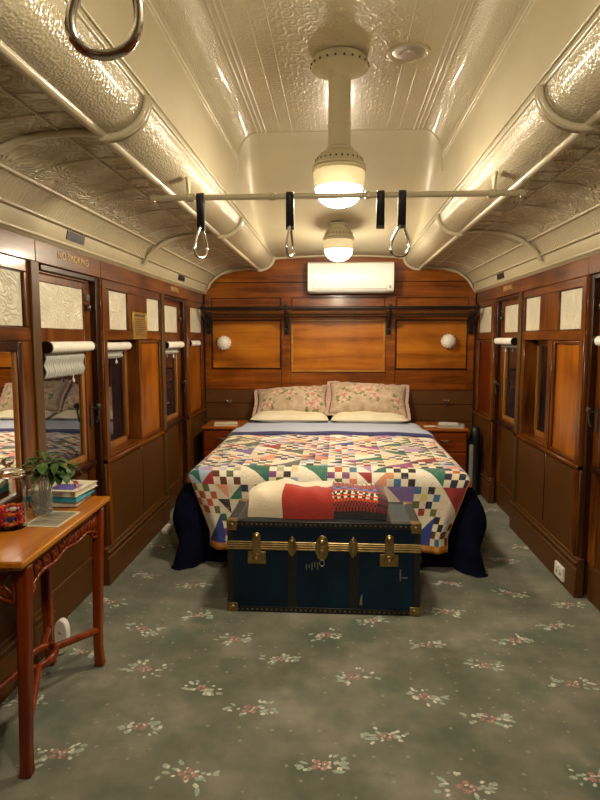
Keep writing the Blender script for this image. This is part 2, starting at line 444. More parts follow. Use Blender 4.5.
mb.tube([(x, YE - .005, z) for x, z in endp], .014, 8)
mb.tube([(x, YC, CR - .001) for x in lin(-XR, XR, 3)], .008, 6)
struct(mb.build('trim_end_wall', M['c_trim'], smooth=60))

# ------------------------------------------------------------------ side walls
DOORS = [(2.56, 3.26), (4.44, 5.13)]
def wall(side, sg):
    X = lambda d: sg * (XW + d)
    def wb(mb, d0, d1, y0, y1, z0, z1, m=0): mb.box(X(d0), X(d1), y0, y1, z0, z1, m)
    w = MB()      # 0 frame 1 frame_h 2 paint 3 paint_strip 4 dark 5 panel
    # openings: (y0,y1) transoms and lower lights
    if side == 'left':
        trans = [(1.05, 1.62), (1.84, 2.45), (3.38, 3.69), (4.06, 4.36), (5.27, 5.73)]
        lows = [(1.05, 1.68, 'win'), (1.78, 2.40, 'mirror'), (3.33, 3.88, 'win'), (3.92, 4.38, 'panel'), (5.22, 5.74, 'panel_b')]
    else:
        trans = [(1.05, 1.62), (1.84, 2.45), (3.34, 3.68), (4.01, 4.33), (5.25, 5.71)]
        lows = [(1.05, 1.68, 'panel'), (1.78, 2.40, 'win'), (3.34, 3.76, 'panel'), (3.83, 4.30, 'win'), (5.22, 5.72, 'panel_r')]
    bays = [(YB, 2.56), (3.26, 4.44), (5.13, YE)]
    # header board over everything, jointed
    for a, b in ((YB, 2.55), (2.554, 3.262), (3.266, 4.436), (4.44, 5.13), (5.134, YE)):
        wb(w, 0, .14, a, b, 1.727, 1.86, 1)
    for a, b in bays:
        tr = [q for q in trans if a < q[0] < b]; lo = [q for q in lows if a < q[0] < b]
        wb(w, .001, .14, a, b, 1.675, 1.7255, 1)
        wb(w, .001, .14, a, b, 1.388, 1.445, 1)
        cur = a
        for y0, y1 in tr + [(b, b)]:
            if y0 > cur: wb(w, .0015, .14, cur, y0, 1.4455, 1.6745, 0)
            cur = y1
        cur = a
        for y0, y1 in [q[:2] for q in lo] + [(b, b)]:
            if y0 > cur: wb(w, 0, .14, cur, y0, .715, 1.3875, 0)
            cur = y1
        # sill rail and wainscot, skirting
        wb(w, -.012, .14, a + .004, b - .004, .69, .714, 1)
        wb(w, .004, .14, a, b, 0, .69, 2)
        for s in [q[0] - .03 for q in lo[1:]]: wb(w, .001, .01, s - .004, s + .004, .25, .69, 4)
        a2 = a - .055 if a in (3.26, 5.13) else a
        wb(w, -.018, .03, a2, b, 0, .160, 2); wb(w, -.010, .03, a2, b, .160, .185, 2); wb(w, -.022, .03, a2, b, .185, .199, 2)
        wb(w, -.006, .03, a2, b, .199, .216, 2)
    for a, b in DOORS:
        wb(w, .05, .14, a, b - .056, 0, .160, 2); wb(w, .045, .14, a, b - .056, .160, .199, 2)
        # painted pilaster strip before each door, varnished one after
        wb(w, -.012, .03, a - .075, a - .006, .217, 1.727, 3)
        wb(w, -.008, .03, b + .004, b + .055, .217, 1.72, 0)
    struct(w.build('wall_' + side, [M['frame'], M['frame_h'], M['paint'], M['paint_strip'], M['dark'], M['panel']], bev=.003, seg=1))
    n0 = 1 if side == 'left' else 11
    n = n0
    for (y0, y1) in trans:
        r = sroot('window_%d' % n, (X(0), (y0 + y1) / 2, 1.45)); n += 1
        f = MB(); fw = .005; za, zb = 1.445, 1.675
        wb(f, .010, .05, y0, y0 + fw, za, zb); wb(f, .010, .05, y1 - fw, y1, za, zb)
        wb(f, .010, .05, y0 + fw, y1 - fw, za, za + fw); wb(f, .010, .05, y0 + fw, y1 - fw, zb - fw, zb)
        f.build('window_frame', M['dark'], r, bev=.002, seg=1)
        p = MB(); wb(p, .014, .024, y0 + .002, y1 - .002, 1.447, 1.673); p.build('pane', M['emboss'], r, smooth=0)
    for (y0, y1, kind) in lows:
        r = sroot('window_%d' % n, (X(0), (y0 + y1) / 2, .715)); n += 1
        if kind in ('win',):
            f = MB(); fw = .028
            wb(f, .085, .115, y0, y0 + fw, .715, 1.388); wb(f, .085, .115, y1 - fw, y1, .715, 1.388)
            wb(f, .085, .115, y0, y1, .715, .76); wb(f, .085, .115, y0, y1, 1.345, 1.388)
            f.build('sash', M['sash'], r, bev=.003, seg=1)
            p = MB(); wb(p, .098, .102, y0 + fw, y1 - fw, .76, 1.345); p.build('pane', M['glass'], r, smooth=0)
            s = MB(); wb(s, .0, .084, y0 + .002, y1 - .002, .7145, .73); s.build('window_sill', M['frame_h'], r, bev=.004)
        elif kind == 'mirror':
            f = MB(); fw = .03
            wb(f, -.004, .05, y0, y0 + fw, .715, 1.388); wb(f, -.004, .05, y1 - fw, y1, .715, 1.388)
            wb(f, -.004, .05, y0 + fw, y1 - fw, .715, .76); wb(f, -.004, .05, y0 + fw, y1 - fw, 1.345, 1.388)
            f.build('window_frame', M['dark'], r, bev=.006)
            e = MB(); wb(e, .004, .03, y1 - fw - .014, y1 - fw, .76, 1.345); wb(e, .004, .03, y0 + fw, y0 + fw + .014, .76, 1.345)
            e.build('inner_bead', M['sash'], r, bev=.003)
            p = MB(); wb(p, .014, .02, y0 + .02, y1 - .02, .75, 1.35); p.build('mirror_pane', M['mirror'], r, smooth=0)
        else:
            mt = {'panel': M['panel'], 'panel_b': M['panel'], 'panel_r': M['panel_red']}[kind]
            p = MB(); wb(p, .022, .05, y0 + .001, y1 - .001, .716, 1.387)
            p.build('shutter_panel', mt, r, bev=.002, seg=1)
            f = MB(); q = .022
            wb(f, .006, .0215, y0, y0 + q, .716, 1.387); wb(f, .006, .0215, y1 - q, y1, .716, 1.387)
            wb(f, .006, .0215, y0 + q, y1 - q, .716, .716 + q); wb(f, .006, .0215, y0 + q, y1 - q, 1.387 - q, 1.387)
            f.build('shutter_bead', M['frame'], r, bev=.006)
    # doors
    for k, (y0, y1) in enumerate(DOORS):
        r = sroot('door_%d' % ((1 if side == 'left' else 3) + k), (X(.045), (y0 + y1) / 2, 0))
        far = y1 - .13; near = y0 + .06
        f = MB()
        wb(f, .045, .085, y0 + .002, near, .199, 1.725); wb(f, .045, .085, far, y1 - .045, .199, 1.725)
        wb(f, .045, .085, near, far, 1.655, 1.725); wb(f, .045, .085, near, far, 1.36, 1.445); wb(f, .045, .085, near, far, .68, .74)
        wb(f, .030, .045, near - .02, far + .03, 1.69, 1.70)
        f.build('door_leaf', M['frame'] if k == 0 else M['frame'], r, bev=.003, seg=1)
        j = MB(); wb(j, .012, .09, y1 - .044, y1 - .002, .199, 1.726); wb(j, .012, .09, y0 + .06, y1 - .05, 1.7, 1.7265)
        j.build('door_jamb', M['dark'], r, bev=.004)
        p = MB(); wb(p, .052, .06, near, far, 1.446, 1.654); p.build('transom_pane', M['emboss'], r, smooth=0)
        s = MB(); q = .03
        wb(s, .052, .08, far - q, far, .741, 1.359); wb(s, .052, .08, near, near + q, .741, 1.359); wb(s, .052, .08, near + q, far - q, .741, .775)
        wb(s, .052, .08, near + q, far - q, 1.33, 1.359)
        s.build('sash', M['sash'], r, bev=.003, seg=1)
        g = MB(); wb(g, .064, .069, near + q, far - q, .775, 1.33); g.build('pane', M['glass'], r, smooth=0)
        lp = MB(); wb(lp, .056, .08, y0 + .005, y1 - .05, .1995, .68); lp.build('lower_panel', M['paint'], r, bev=.002, seg=1)
        sl = MB(); wb(sl, .022, .05, near - .03, far + .05, .705, .735); sl.build('door_ledge', M['dark'], r, bev=.005)
        hd = MB(); yy = y1 - .085
        wb(hd, .038, .045, yy - .016, yy + .016, .92, 1.04)
        hd.tube([(X(.045), yy, 1.02), (X(.012), yy, 1.02), (X(.004), yy + .008, 1.01), (X(.006), yy + .01, .985), (X(.012), yy + .01, .955), (X(.018), yy + .01, .94)], .006, 8)
        hd.lathe([(.004, -.016), (.013, -.012), (.016, 0), (.013, .012), (.004, .016)], (X(.002), yy + .005, 1.03), 12)
        hd.build('door_handle', M['aged'], r, smooth=50)
        la = MB(); wb(la, .030, .045, far + .01, far + .05, 1.60, 1.63); la.lathe([(.004, -.02), (.012, -.01), (.012, .01), (.004, .02)], (X(.03), far + .03, 1.56), 10)
        la.build('door_bolt', M['aged'], r)
        txt = 'NO SMOKING' if k == 0 else 'SMOKING'
        # lettering on the header board
        if sg < 0: R = Matrix(((0, 0, 1, 0), (1, 0, 0, 0), (0, 1, 0, 0), (0, 0, 0, 1)))
        else: R = Matrix(((0, 0, -1, 0), (-1, 0, 0, 0), (0, 1, 0, 0), (0, 0, 0, 1)))
        yc = (y0 + y1) / 2 + (.02 if k == 0 else -.02)
        text_mesh('lettering', txt, .050, .002, M['gold'], Matrix.Translation((X(-.001), yc, 1.783)) @ R, r)
wall('left', -1); wall('right', 1)

# small black plates on the cornice above the doors
pl = 0
for sg, y, lab in ((-1, 2.87, 'black plate on the cream cornice above the left NO SMOKING door'), (-1, 4.83, 'small black plate on the left cornice near the far end wall'),
                   (1, 4.83, 'small black plate on the right cornice near the far end wall')):
    w = .095; o = MB()
    a = Vector((sg * 1.2565, 0, 1.898)); b = Vector((sg * 1.2645, 0, 1.857)); nrm = Vector((-sg * .98, 0, -.19)) * .004
    vs = [a + nrm, b + nrm, a - nrm * .2, b - nrm * .2]
    pts = [(q.x, y + s, q.z) for s in (-w, w) for q in vs]
    o.add(pts, [(0, 1, 5, 4), (0, 2, 3, 1), (4, 5, 7, 6), (0, 4, 6, 2), (1, 3, 7, 5), (2, 6, 7, 3)])
    tag(o.build('door_plate', M['black_plastic'], smooth=0), lab, 'plate', 'door plates on the cornice')

# ------------------------------------------------------------------ end wall
mb = MB()
poly = [(-1.30, 0), (1.30, 0)] + [(x, z + .004) for x, z in endp]
mb.prism(poly, lambda u, v: (u, YE, v), lambda u, v: (u, YE + .05, v), 0)
y = YE
def eb(x0, x1, z0, z1, d, m): mb.box(x0, x1, y - d, y + .01, z0, z1, m)
# painted dado boards
for z0, z1 in ((0, .28), (.284, .45), (.454, .605), (.609, .765), (.769, .905)): eb(-1.29, 1.29, z0, z1, .012, 1)
eb(-1.29, 1.29, .905, .925, .02, 0)
# stiles
for x in (-.50, .50): eb(x - .045, x + .045, .925, 1.80, .010, 0)
for x in (-1.26, 1.255): eb(x - .03, x + .03, .925, 1.78, .008, 0)
eb(-1.22, 1.22, 1.925, 1.933, .006, 3)
# panels: recess boards with a moulding frame
def panel(x0, x1, z0, z1, mm, md, fr=.014, d=.012):
    eb(x0, x1, z0, z1, .004, md)
    eb(x0, x1, z0, z0 + fr, d, mm); eb(x0, x1, z1 - fr, z1, d, mm); eb(x0, x0 + fr, z0 + fr, z1 - fr, d, mm); eb(x1 - fr, x1, z0 + fr, z1 - fr, d, mm)
panel(-1.225, -.545, 1.10, 1.575, 3, 2); panel(.545, 1.225, 1.10, 1.575, 3, 2); panel(-.45, .45, 1.075, 1.575, 4, 2, .016, .018)
for a, b in ((-1.225, -.55), (-.445, .445), (.55, 1.225)):
    panel(a, b, 1.66, 1.785, 3, 0, .008, .008)
struct(mb.build('wall_end', [M['end'], M['paint'], M['end_panel'], M['mould'], M['gilt_mould']], bev=.003, seg=1))
mb = MB(); mb.box(-1.46, 1.46, YB - .06, YB, 0, 2.6, 0); struct(mb.build('wall_behind', M['frame'], bev=0))

# ------------------------------------------------------------------ ceiling lamps
def make_lamp(loc, label):
    x, yy, zt = loc
    r = thing('ceiling_lamp', label, 'lamp', loc, 'hanging lamps along the ceiling')
    zr = 2.105
    if zt > 2.3:
        p = MB(); p.lathe([(.085, zt), (.118, zt - .004), (.128, zt - .03), (.126, zt - .045), (.09, zt - .062), (.064, zt - .07), (.05, zt - .09)], (x, yy, 0), 32)
        for j in range(22):
            a = 2 * pi * j / 22
            p.box(x + .1275 * cos(a) - .004, x + .1275 * cos(a) + .004, yy + .1275 * sin(a) - .004, yy + .1275 * sin(a) + .004, zt - .040, zt - .033, 1)
        p.build('ceiling_rose', [M['c_trim'], M['black_plastic']], r, smooth=45)
        p = MB(); p.lathe([(.05, zt - .06), (.05, 2.347), (.053, 2.345), (.053, 2.337), (.05, 2.335), (.05, 2.24)], (x, yy, 0), 24)
        p.build('stem', M['c_trim'], r, smooth=45)
    else:
        p = MB(); p.lathe([(.065, zt), (.065, zt - .01), (.055, zt - .014), (.055, 2.235)], (x, yy, 0), 24); p.build('ceiling_rose', M['c_trim'], r, smooth=45)
    p = MB()
    p.lathe([(.05, 2.245), (.062, 2.238), (.062, 2.228), (.085, 2.216), (.103, 2.195), (.110, 2.172), (.118, 2.165), (.118, 2.158), (.112, 2.154)], (x, yy, 0), 36)
    for j in range(26):
        a = 2 * pi * j / 26
        p.box(x + .104 * cos(a) - .004, x + .104 * cos(a) + .004, yy + .104 * sin(a) - .004, yy + .104 * sin(a) + .004, 2.179, 2.188, 1)
    p.build('canopy', [M['c_trim'], M['black_plastic']], r, smooth=45)
    p = MB(); p.lathe([(.112, 2.154), (.121, 2.152), (.121, 2.142), (.113, 2.138)], (x, yy, 0), 36); p.build('rim', M['c_trim'], r, smooth=45)
    p = MB(); p.lathe([(.113, 2.138), (.116, 2.132), (.113, 2.085), (.106, 2.066)], (x, yy, 0), 36); p.build('glass_band', M['band'], r, smooth=45)
    p = MB(); p.lathe([(.1055, 2.066), (.104, 2.054), (.096, 2.032), (.080, 2.010), (.055, 1.995), (.028, 1.987), (.004, 1.985)], (x, yy, 0), 36); p.build('glass_bowl', M['bowl'], r, smooth=80)
make_lamp((0, .78, CR), 'ceiling lamp nearest the viewer, beyond the top of the view')
make_lamp((0, 2.78, CR), 'large lit lamp on a long cream stem behind the grab rail')
make_lamp((0, 4.68, pt(len(inner) - 1, 4.68)[2]), 'smaller lit lamp close to the ceiling in front of the air conditioner')

# round ceiling vents
def vent(x, yy, z, label, r0=.082):
    r = thing('ceiling_vent', label, 'vent', (x, yy, z))
    p = MB(); p.lathe([(r0 + .012, z), (r0 + .010, z - .008), (r0, z - .011), (r0 - .008, z - .006), (r0 - .012, z)], (x, yy, 0), 28); p.build('rim', M['c_trim'], r, smooth=50)
    p = MB(); p.lathe([(r0 - .01, z - .001), (r0 - .02, z - .004), (.035, z - .004), (.03, z - .014), (.004, z - .015)], (x, yy, 0), 24, m=0); p.build('grille', M['steel'], r, smooth=50)
vent(.295, 2.74, CR, 'round metal vent in the ceiling to the right of the long lamp stem')

# ------------------------------------------------------------------ grab rails and straps
def rail(yy, label):
    z = 1.995; r = thing('grab_rail', label, 'rail', (0, yy, z))
    p = MB(); p.tube([(-.795, yy, z), (.757, yy, z)], .0125, 12); p.build('bar', M['c_trim'], r)
    for s in (-1, 1):
        p = MB(); p.lathe([(.013, -.018), (.018, -.015), (.018, .015), (.013, .018)], (s * .63, yy, z), 12, axis='x')
        p.prism([(-.024, .0), (.024, .0), (.012, .05), (.045, .152), (-.045, .152), (-.012, .05)],
                lambda u, v, s=s: (s * .640 - .006, yy + u * .8, z + v * .52), lambda u, v, s=s: (s * .640 + .006, yy + u * .8, z + v * .52))
        p.build('bracket', M['c_trim'], r, bev=.003)
        p = MB(); p.lathe([(.004, -.012), (.016, -.008), (.016, .008), (.004, .012)], (.757 if s > 0 else -.795, yy, z), 12, axis='x'); p.build('end_cap', M['c_trim'], r)
    for xx in (-.28, .12):
        p = MB(); p.lathe([(.013, -.012), (.017, -.01), (.017, .01), (.013, .012)], (xx, yy, z), 12, axis='x'); p.build('collar', M['c_trim'], r)
rail(2.60, 'cream grab rail spanning the ceiling in front of the long stemmed lamp')
rail(.75, 'cream grab rail above the viewer at the top of the view')
def strap(x, yy, label, handle=True, rz=0., L=.125, lean=-.008):
    z = 1.995; r = thing('hand_strap', label, 'hand strap', (x, yy, z), 'hand straps on the grab rails')
    p = MB(); w = .016; n = 10
    path = [(.006, -L)] + [(.0165 * cos(a) if True else 0, .0165 * sin(a)) for a in lin(-.5, pi + .5, n)] + [(-.006, -L)]
    out = []; 
    vs = []
    for (a, b) in path:
        for s in (-1, 1): vs.append((x + s * w, yy + a, z + b))
    k = len(path); p.add(vs, [(2 * i, 2 * i + 1, 2 * i + 3, 2 * i + 2) for i in range(k - 1)])
    p.box(x - w, x + w, yy - .0055, yy + .0055, z - L - .012, z - .025)
    o = p.build('strap', M['black'], r, solid=.004, solid_off=0)
    q = MB()
    for s in (-.009, .009): q.lathe([(.003, -.0085), (.005, -.008), (.005, .008), (.003, .0085)], (x + s * .5, yy, z - L + .004 + abs(s)), 8, axis='y')
    q.build('rivet', M['steel'], r)
    if handle:
        q = MB(); pts = []
        for i in range(36):
            a = 2 * pi * i / 36
            hw = .055 * sin(a) * (1 - .74 * (1 + cos(a)) / 2)
            hw += lean * (cos(a) - 1.) * -.5
            pts.append((x + hw * cos(rz), yy + hw * sin(rz), z - L - .062 + .066 * cos(a)))
        q.tube(pts, .0066, 10, closed=True); q.build('handle', M['chrome'], r, smooth=180)
    return r
strap(-.588, 2.60, 'leftmost hand strap, narrow handle hanging above the left pipe moulding', True, 1.05)
strap(-.206, 2.60, 'hand strap left of the lamp with its handle turned edge on', True, 1.33)
strap(.174, 2.60, 'black leather strap with no handle, right of the lamp', False, 0)
strap(.263, 2.60, 'rightmost hand strap with its teardrop chrome handle facing the viewer', True, .15)
strap(-.268, .75, 'big chrome strap handle nearest the viewer at the top left', True, .25, .128, -.02)

# ------------------------------------------------------------------ air conditioner
r = thing('air_conditioner', 'white wall air conditioner under the arched ceiling of the end wall', 'air conditioner', (.11, YE, 1.815))
p = MB(); prof = [(0, 1.818), (.13, 1.818), (.175, 1.832), (.195, 1.87), (.20, 1.96), (.195, 2.06), (.18, 2.085), (.14, 2.098), (0, 2.098)]
p.prism(prof, lambda u, v: (-.282, YE - .005 - u, v), lambda u, v: (.508, YE - .005 - u, v)); p.build('body', M['acw'], r, bev=.006)
p = MB(); p.box(-.24, .445, YE - .203, YE - .19, 1.848, 1.852); p.box(-.24, -.237, YE - .203, YE - .19, 1.852, 1.885); p.box(.442, .445, YE - .203, YE - .19, 1.852, 1.885)
p.box(-.24, .445, YE - .19, YE - .1, 1.8165, 1.819); p.build('air_slot', M['grey'], r)
p = MB(); p.box(.462, .485, YE - .2025, YE - .19, 1.855, 1.88); p.build('display', M['grey'], r)

# ------------------------------------------------------------------ luggage rack
r = thing('luggage_rack', 'long dark luggage rack with cord net across the end wall', 'luggage rack', (0, YE, 1.67))
p = MB(); p.tube([(-1.27, 5.53, 1.672), (1.27, 5.53, 1.672)], .016, 10); p.build('front_rail', M['iron'], r)
p = MB(); p.tube([(-1.27, 5.74, 1.60), (1.27, 5.74, 1.60)], .008, 8); p.tube([(-1.27, 5.62, 1.618), (1.27, 5.62, 1.618)], .007, 8); p.build('back_rail', M['iron'], r)
def rk(u, v):   # u along, v 0..1 front to back
    return (u, 5.53 + .21 * v, 1.668 - .068 * v - .028 * sin(pi * v))
p = MB()
for k in range(-6, 126):
    a = -1.25 + k * .02
    for s in (1, -1):
        pts = [rk(a + s * .11 * v, v) for v in lin(0, 1, 5)]
        if all(abs(q[0]) < 1.262 for q in pts): p.tube(pts, .0026, 4, cap=False)
o = p.build('net', M['rope'], r); o['kind'] = 'stuff'
for x in (-1.245, -.485, .475, 1.245):
    p = MB(); p.tube([(x, 5.53, 1.672), (x, 5.555, 1.63), (x, 5.62, 1.585), (x, 5.72, 1.54), (x, 5.775, 1.50)], .011, 8, flat=1.4)
    p.tube([(x, 5.53, 1.685), (x, 5.62, 1.61), (x, 5.775, 1.60)], .008, 8)
    p.box(x - .022, x + .022, 5.762, 5.788, 1.44, 1.65)
    p.tube([(x, 5.765, 1.46), (x, 5.735, 1.45), (x, 5.725, 1.475)], .008, 8)
    p.lathe([(.004, -.016), (.014, -.01), (.016, 0), (.014, .01), (.004, .016)], (x, 5.53, 1.692), 10)
    p.build('bracket', M['iron'], r, bev=.002)

# ------------------------------------------------------------------ shell wall lights
def shell(x, z, label):
    r = thing('wall_light', label, 'wall light', (x, YE - .012, z), 'scalloped wall lights')
    p = MB(); fl = lambda a, i: 1 + .05 * abs(sin(a * 8)) * (1 if i > 0 else 0)
    pr = [(.070, 0), (.076, .012), (.076, .03), (.066, .055), (.045, .072), (.02, .08), (.003, .081)]
    vs = []; n = 64
    for i, (q, h) in enumerate(pr):
        for j in range(n):
            a = 2 * pi * j / n; rr = q * .88 * (1 + .16 * (abs(cos(a * 7)) - .5) * (1 if q > .03 else .5))
            vs.append((x + rr * cos(a), YE - .012 - h, z + rr * sin(a)))
    fs = [(i * n + j, i * n + (j + 1) % n, (i + 1) * n + (j + 1) % n, (i + 1) * n + j) for i in range(len(pr) - 1) for j in range(n)]
    fs += [tuple(range(n))[::-1], tuple(range((len(pr) - 1) * n, len(pr) * n))]
    p.add(vs, fs); p.build('shell_shade', M['porcelain'], r, smooth=30)
    p = MB(); p.lathe([(.004, -.004), (.012, -.002), (.012, .006), (.004, .01)], (x, YE - .096, z), 10, axis='y'); p.build('finial', M['porcelain'], r)
    p = MB(); p.lathe([(.066, 0), (.066, .012), (.06, .0125), (.004, .0125)], (x, YE - .0125, z), 28, axis='y'); p.build('back_plate', M['porcelain'], r)
shell(-1.10, 1.352, 'white scalloped wall light on the left end wall panel')
shell(1.042, 1.370, 'white scalloped wall light on the right end wall panel')

def knob(x, z, label):
    r = thing('wall_hook', label, 'hook', (x, YE - .012, z), 'chrome hooks on the end wall')
    p = MB(); p.lathe([(.020, 0), (.020, .004), (.006, .008)], (x, YE - .020, z), 14, axis='y'); p.build('base', M['chrome'], r, smooth=50)
    p = MB()
    for s in (-1, 1):
        p.tube([(x, YE - .02, z), (x + s * .012, YE - .05, z + .002), (x + s * .022, YE - .055, z + .016)], .0055, 8)
        p.lathe([(.002, -.009), (.008, -.006), (.010, 0), (.008, .006), (.002, .009)], (x + s * .022, YE - .055, z + .02), 10)
    p.build('prong', M['chrome'], r, smooth=60)
knob(-1.055, .775, 'small chrome hook on the brown boards above the left bedside cabinet')
knob(1.03, .79, 'small chrome hook on the brown boards above the right bedside cabinet')

# ------------------------------------------------------------------ roller blinds
def blind(sg, y0, y1, z, drop, label, d=.01):
    X = lambda q: sg * (XW + q)
    r = thing('roller_blind', label, 'blind', (X(d), (y0 + y1) / 2, z), 'roller blinds')
    p = MB(); n = 20
    p.tube([(X(d), y0 + .016, z), (X(d), y1 - .016, z)], .026, n); p.build('roll', M['blind'], r)
    for q in (y0, y1 - .014):
        p = MB(); p.tube([(X(d), q, z), (X(d), q + .014, z)], .029, 16); p.box(X(d), X(.05), q + .002, q + .012, z - .02, z + .02); p.build('end_bracket', M['iron'], r)
    if drop:
        p = MB()
        k = 40
        def cl(u, v):
            t_ = v; b = .0025 * sin(u * 110) * t_ + .012 * (1 - abs(((v * 2) % 1) * 2 - 1))
            return (X(d + .030 - b), u, z - .02 - drop * v)
        p.grid(cl, lin(y0 + .03, y1 - .05, 50), lin(0, 1, 13)); p.build('pleated_cloth', M['pleat'], r, solid=.003, smooth=80)
        ym = (y0 + y1) / 2 + .08
        p = MB(); p.tube([(X(d + .028), ym, z - drop - .015), (X(d + .028), ym, z - drop - .035)], .002, 6); p.lathe([(.002, -.012), (.007, -.006), (.007, .004), (.002, .012)], (X(d + .028), ym, z - drop - .045), 10)
        p.build('pull', M['white'], r)
blind(-1, 2.63, 3.13, 1.357, .125, 'wide cream roller blind on the nearest left door, pleated cloth below')
blind(-1, 3.345, 3.80, 1.352, .055, 'cream roller blind in the left window beside the brass plaque', .045)
blind(-1, 4.50, 5.00, 1.345, .05, 'cream roller blind on the far left door')
blind(-1, 5.24, 5.62, 1.352, .12, 'short cream roller blind in the left corner beside the end wall', .014)
blind(1, 4.56, 5.08, 1.375, .03, 'cream roller blind on the far right door')
blind(1, 2.63, 3.13, 1.385, .08, 'cream roller blind at the right edge of the view')

# brass notice
r = thing('brass_plaque', 'brass notice plaque between two cream lights on the left wall', 'plaque', (-XW, 3.88, 1.40))
p = MB(); p.box(-XW - .001, -XW + .006, 3.745, 4.015, 1.392, 1.565); p.build('plate', M['brass_plate'], r, bev=.002)
p = MB()
p.box(-XW + .006, -XW + .0068, 3.775, 3.985, 1.540, 1.549)
for k in range(9):
    p.box(-XW + .006, -XW + .0065, 3.79, 3.98 - random.choice((0, .01, .05, .02)), 1.518 - k * .0125, 1.5215 - k * .0125)
p.build('engraved_lines', M['engrave'], r, smooth=0)
p = MB()
for a, b, c, d in ((3.745, 4.015, 1.392, 1.399), (3.745, 4.015, 1.558, 1.565), (3.745, 3.755, 1.399, 1.558), (4.005, 4.015, 1.399, 1.558)): p.box(-XW + .003, -XW + .010, a, b, c, d)
p.build('rim', M['brass_plate'], r, bev=.002)

# power point on right skirting
r = thing('power_outlet', 'white power outlet on the brown skirting of the right wall', 'power outlet', (1.282, 3.41, .065))
p = MB(); p.box(1.270, 1.284, 3.345, 3.475, .030, .110); p.build('plate', M['white'], r, bev=.003)
for q in (3.37, 3.425):
    p = MB(); p.box(1.266, 1.271, q, q + .025, .080, .095); p.build('switch', M['white'], r, bev=.001)
    p = MB(); p.box(1.2685, 1.2705, q + .004, q + .008, .055, .07); p.box(1.2685, 1.2705, q + .017, q + .021, .055, .07); p.build('socket', M['black_plastic'], r)

# ------------------------------------------------------------------ bed
BX = -.058; TOP = .585; YF = 3.60; WH = .78
r = thing('bed', 'queen bed on a dark base against the end wall, under the quilt', 'bed', (BX, 4.65, 0))
p = MB(); p.box(BX - .75, BX + .75, YF + .03, 5.70, .10, .30); p.build('base', M['black'], r, bev=.02)
for sx in (-1, 1):
    for q in (YF + .12, 5.6):
        p = MB(); p.lathe([(.03, 0), (.035, .1)], (BX + sx * .66, q, 0), 12); p.build('leg', M['dark'], r)
p = MB(); p.box(BX - .755, BX + .755, YF + .02, 5.72, .301, TOP - .022); p.build('mattress', M['cream_pillow'], r, bev=.05, seg=4)

def hang(a, r0, fl):
    """a: cloth length past the edge -> (outward, drop)"""
    L = r0 * pi / 2
    if a < L: an = a / r0; return r0 * sin(an), r0 * (1 - cos(an))
    e = a - L; return r0 + e * sin(fl), r0 + e * cos(fl)
# navy blanket hanging to the carpet on both sides and the foot
def navy(s, t_, lift=.0):
    ff = 1.
    # s across, t_ along from head (0) to foot
    w = WH - .02; L = 5.20 - (YF + .02)
    a = max(0, abs(s) - w); b = max(0, t_ - L); sx = 1 if s > 0 else -1
    rho = (a ** 3 + b ** 3) ** (1 / 3) if (a and b) else a + b
    d0 = max(0, rho - .06); d = min(rho, rho * rho / .12) if rho < .06 else .03 + d0
    q = min(1, d / .58); o = (.06 * min(1, rho / .06) + (.115 + .03 * sin(t_ * 9 + 1) + .012 * sin(t_ * 23)) * sin(min(1., q / .50) * pi / 2) ** 1. - .10 * max(0, q - .5)) if rho else 0
    if b: ph = atan2(a, b); o *= .16 + .84 * sin(ph) ** 1.5; o += .13 * sin(2 * ph) ** 4 * q
    z = TOP - .012 - d + lift
    if a and b:
        ph = atan2(a, b); o *= 1 + .22 * sin(ph * 4) ** 2
        x = sx * (w + o * sin(ph)); yy = 5.20 - L - o * cos(ph)
    elif a: o *= 1 + .13 * sin(t_ * 11 + sx); x = sx * (w + o); yy = 5.20 - t_
    elif b: o *= 1 + .13 * sin(s * 12); x = s; yy = 5.20 - L - o
    else: x = s; yy = 5.20 - t_
    return (BX + x, yy, max(z, .006 + .004 * (1 + sin(s * 31 + t_ * 23))))
p = MB()
Lh = .60
us = lin(-(WH - .02) - Lh, WH - .02 + Lh, 121); ts = lin(0, 5.20 - YF - .02 + Lh, 110)
p.grid(navy, us, ts)
tag(p.build('blanket', M['navy'], solid=.006, solid_off=1, smooth=180), 'navy blanket under the quilt, hanging to the carpet around the bed', 'blanket')

# patchwork quilt
pal_d = [srgb(34, 40, 92), srgb(28, 32, 66), srgb(24, 90, 74), srgb(40, 60, 130), srgb(150, 34, 38), srgb(92, 46, 30), srgb(20, 20, 30), srgb(120, 60, 120), srgb(60, 110, 150), srgb(186, 84, 50), srgb(96, 100, 60), srgb(34, 36, 84), srgb(30, 30, 58)]
pal_l = [srgb(232, 222, 200), srgb(222, 208, 186), srgb(238, 230, 214), srgb(226, 214, 180)]
pal_m = [srgb(214, 150, 120), srgb(196, 190, 214), srgb(170, 176, 140), srgb(226, 196, 150), srgb(190, 160, 180), srgb(216, 120, 96), srgb(160, 180, 205), srgb(206, 196, 120)]
GOLD = [srgb(206, 134, 46), srgb(190, 116, 36), srgb(220, 152, 66)]
pal_t = [srgb(34, 40, 92), srgb(24, 26, 46), srgb(28, 96, 80), srgb(150, 60, 120), srgb(120, 100, 160), srgb(150, 40, 44), srgb(190, 176, 196), srgb(40, 60, 140), srgb(222, 150, 120), srgb(96, 96, 84), srgb(206, 110, 90), srgb(40, 110, 90), srgb(176, 140, 190)]
CS = .044
QW = 42; QL = 41     # cells across / along
qr = random.Random(11)
blocks = {}
def block(bi, bj):
    if (bi, bj) not in blocks:
        blocks[(bi, bj)] = (qr.choice(pal_d), qr.choice(pal_d), qr.choice(pal_m), qr.choice(pal_l), qr.choice(pal_t))
    return blocks[(bi, bj)]
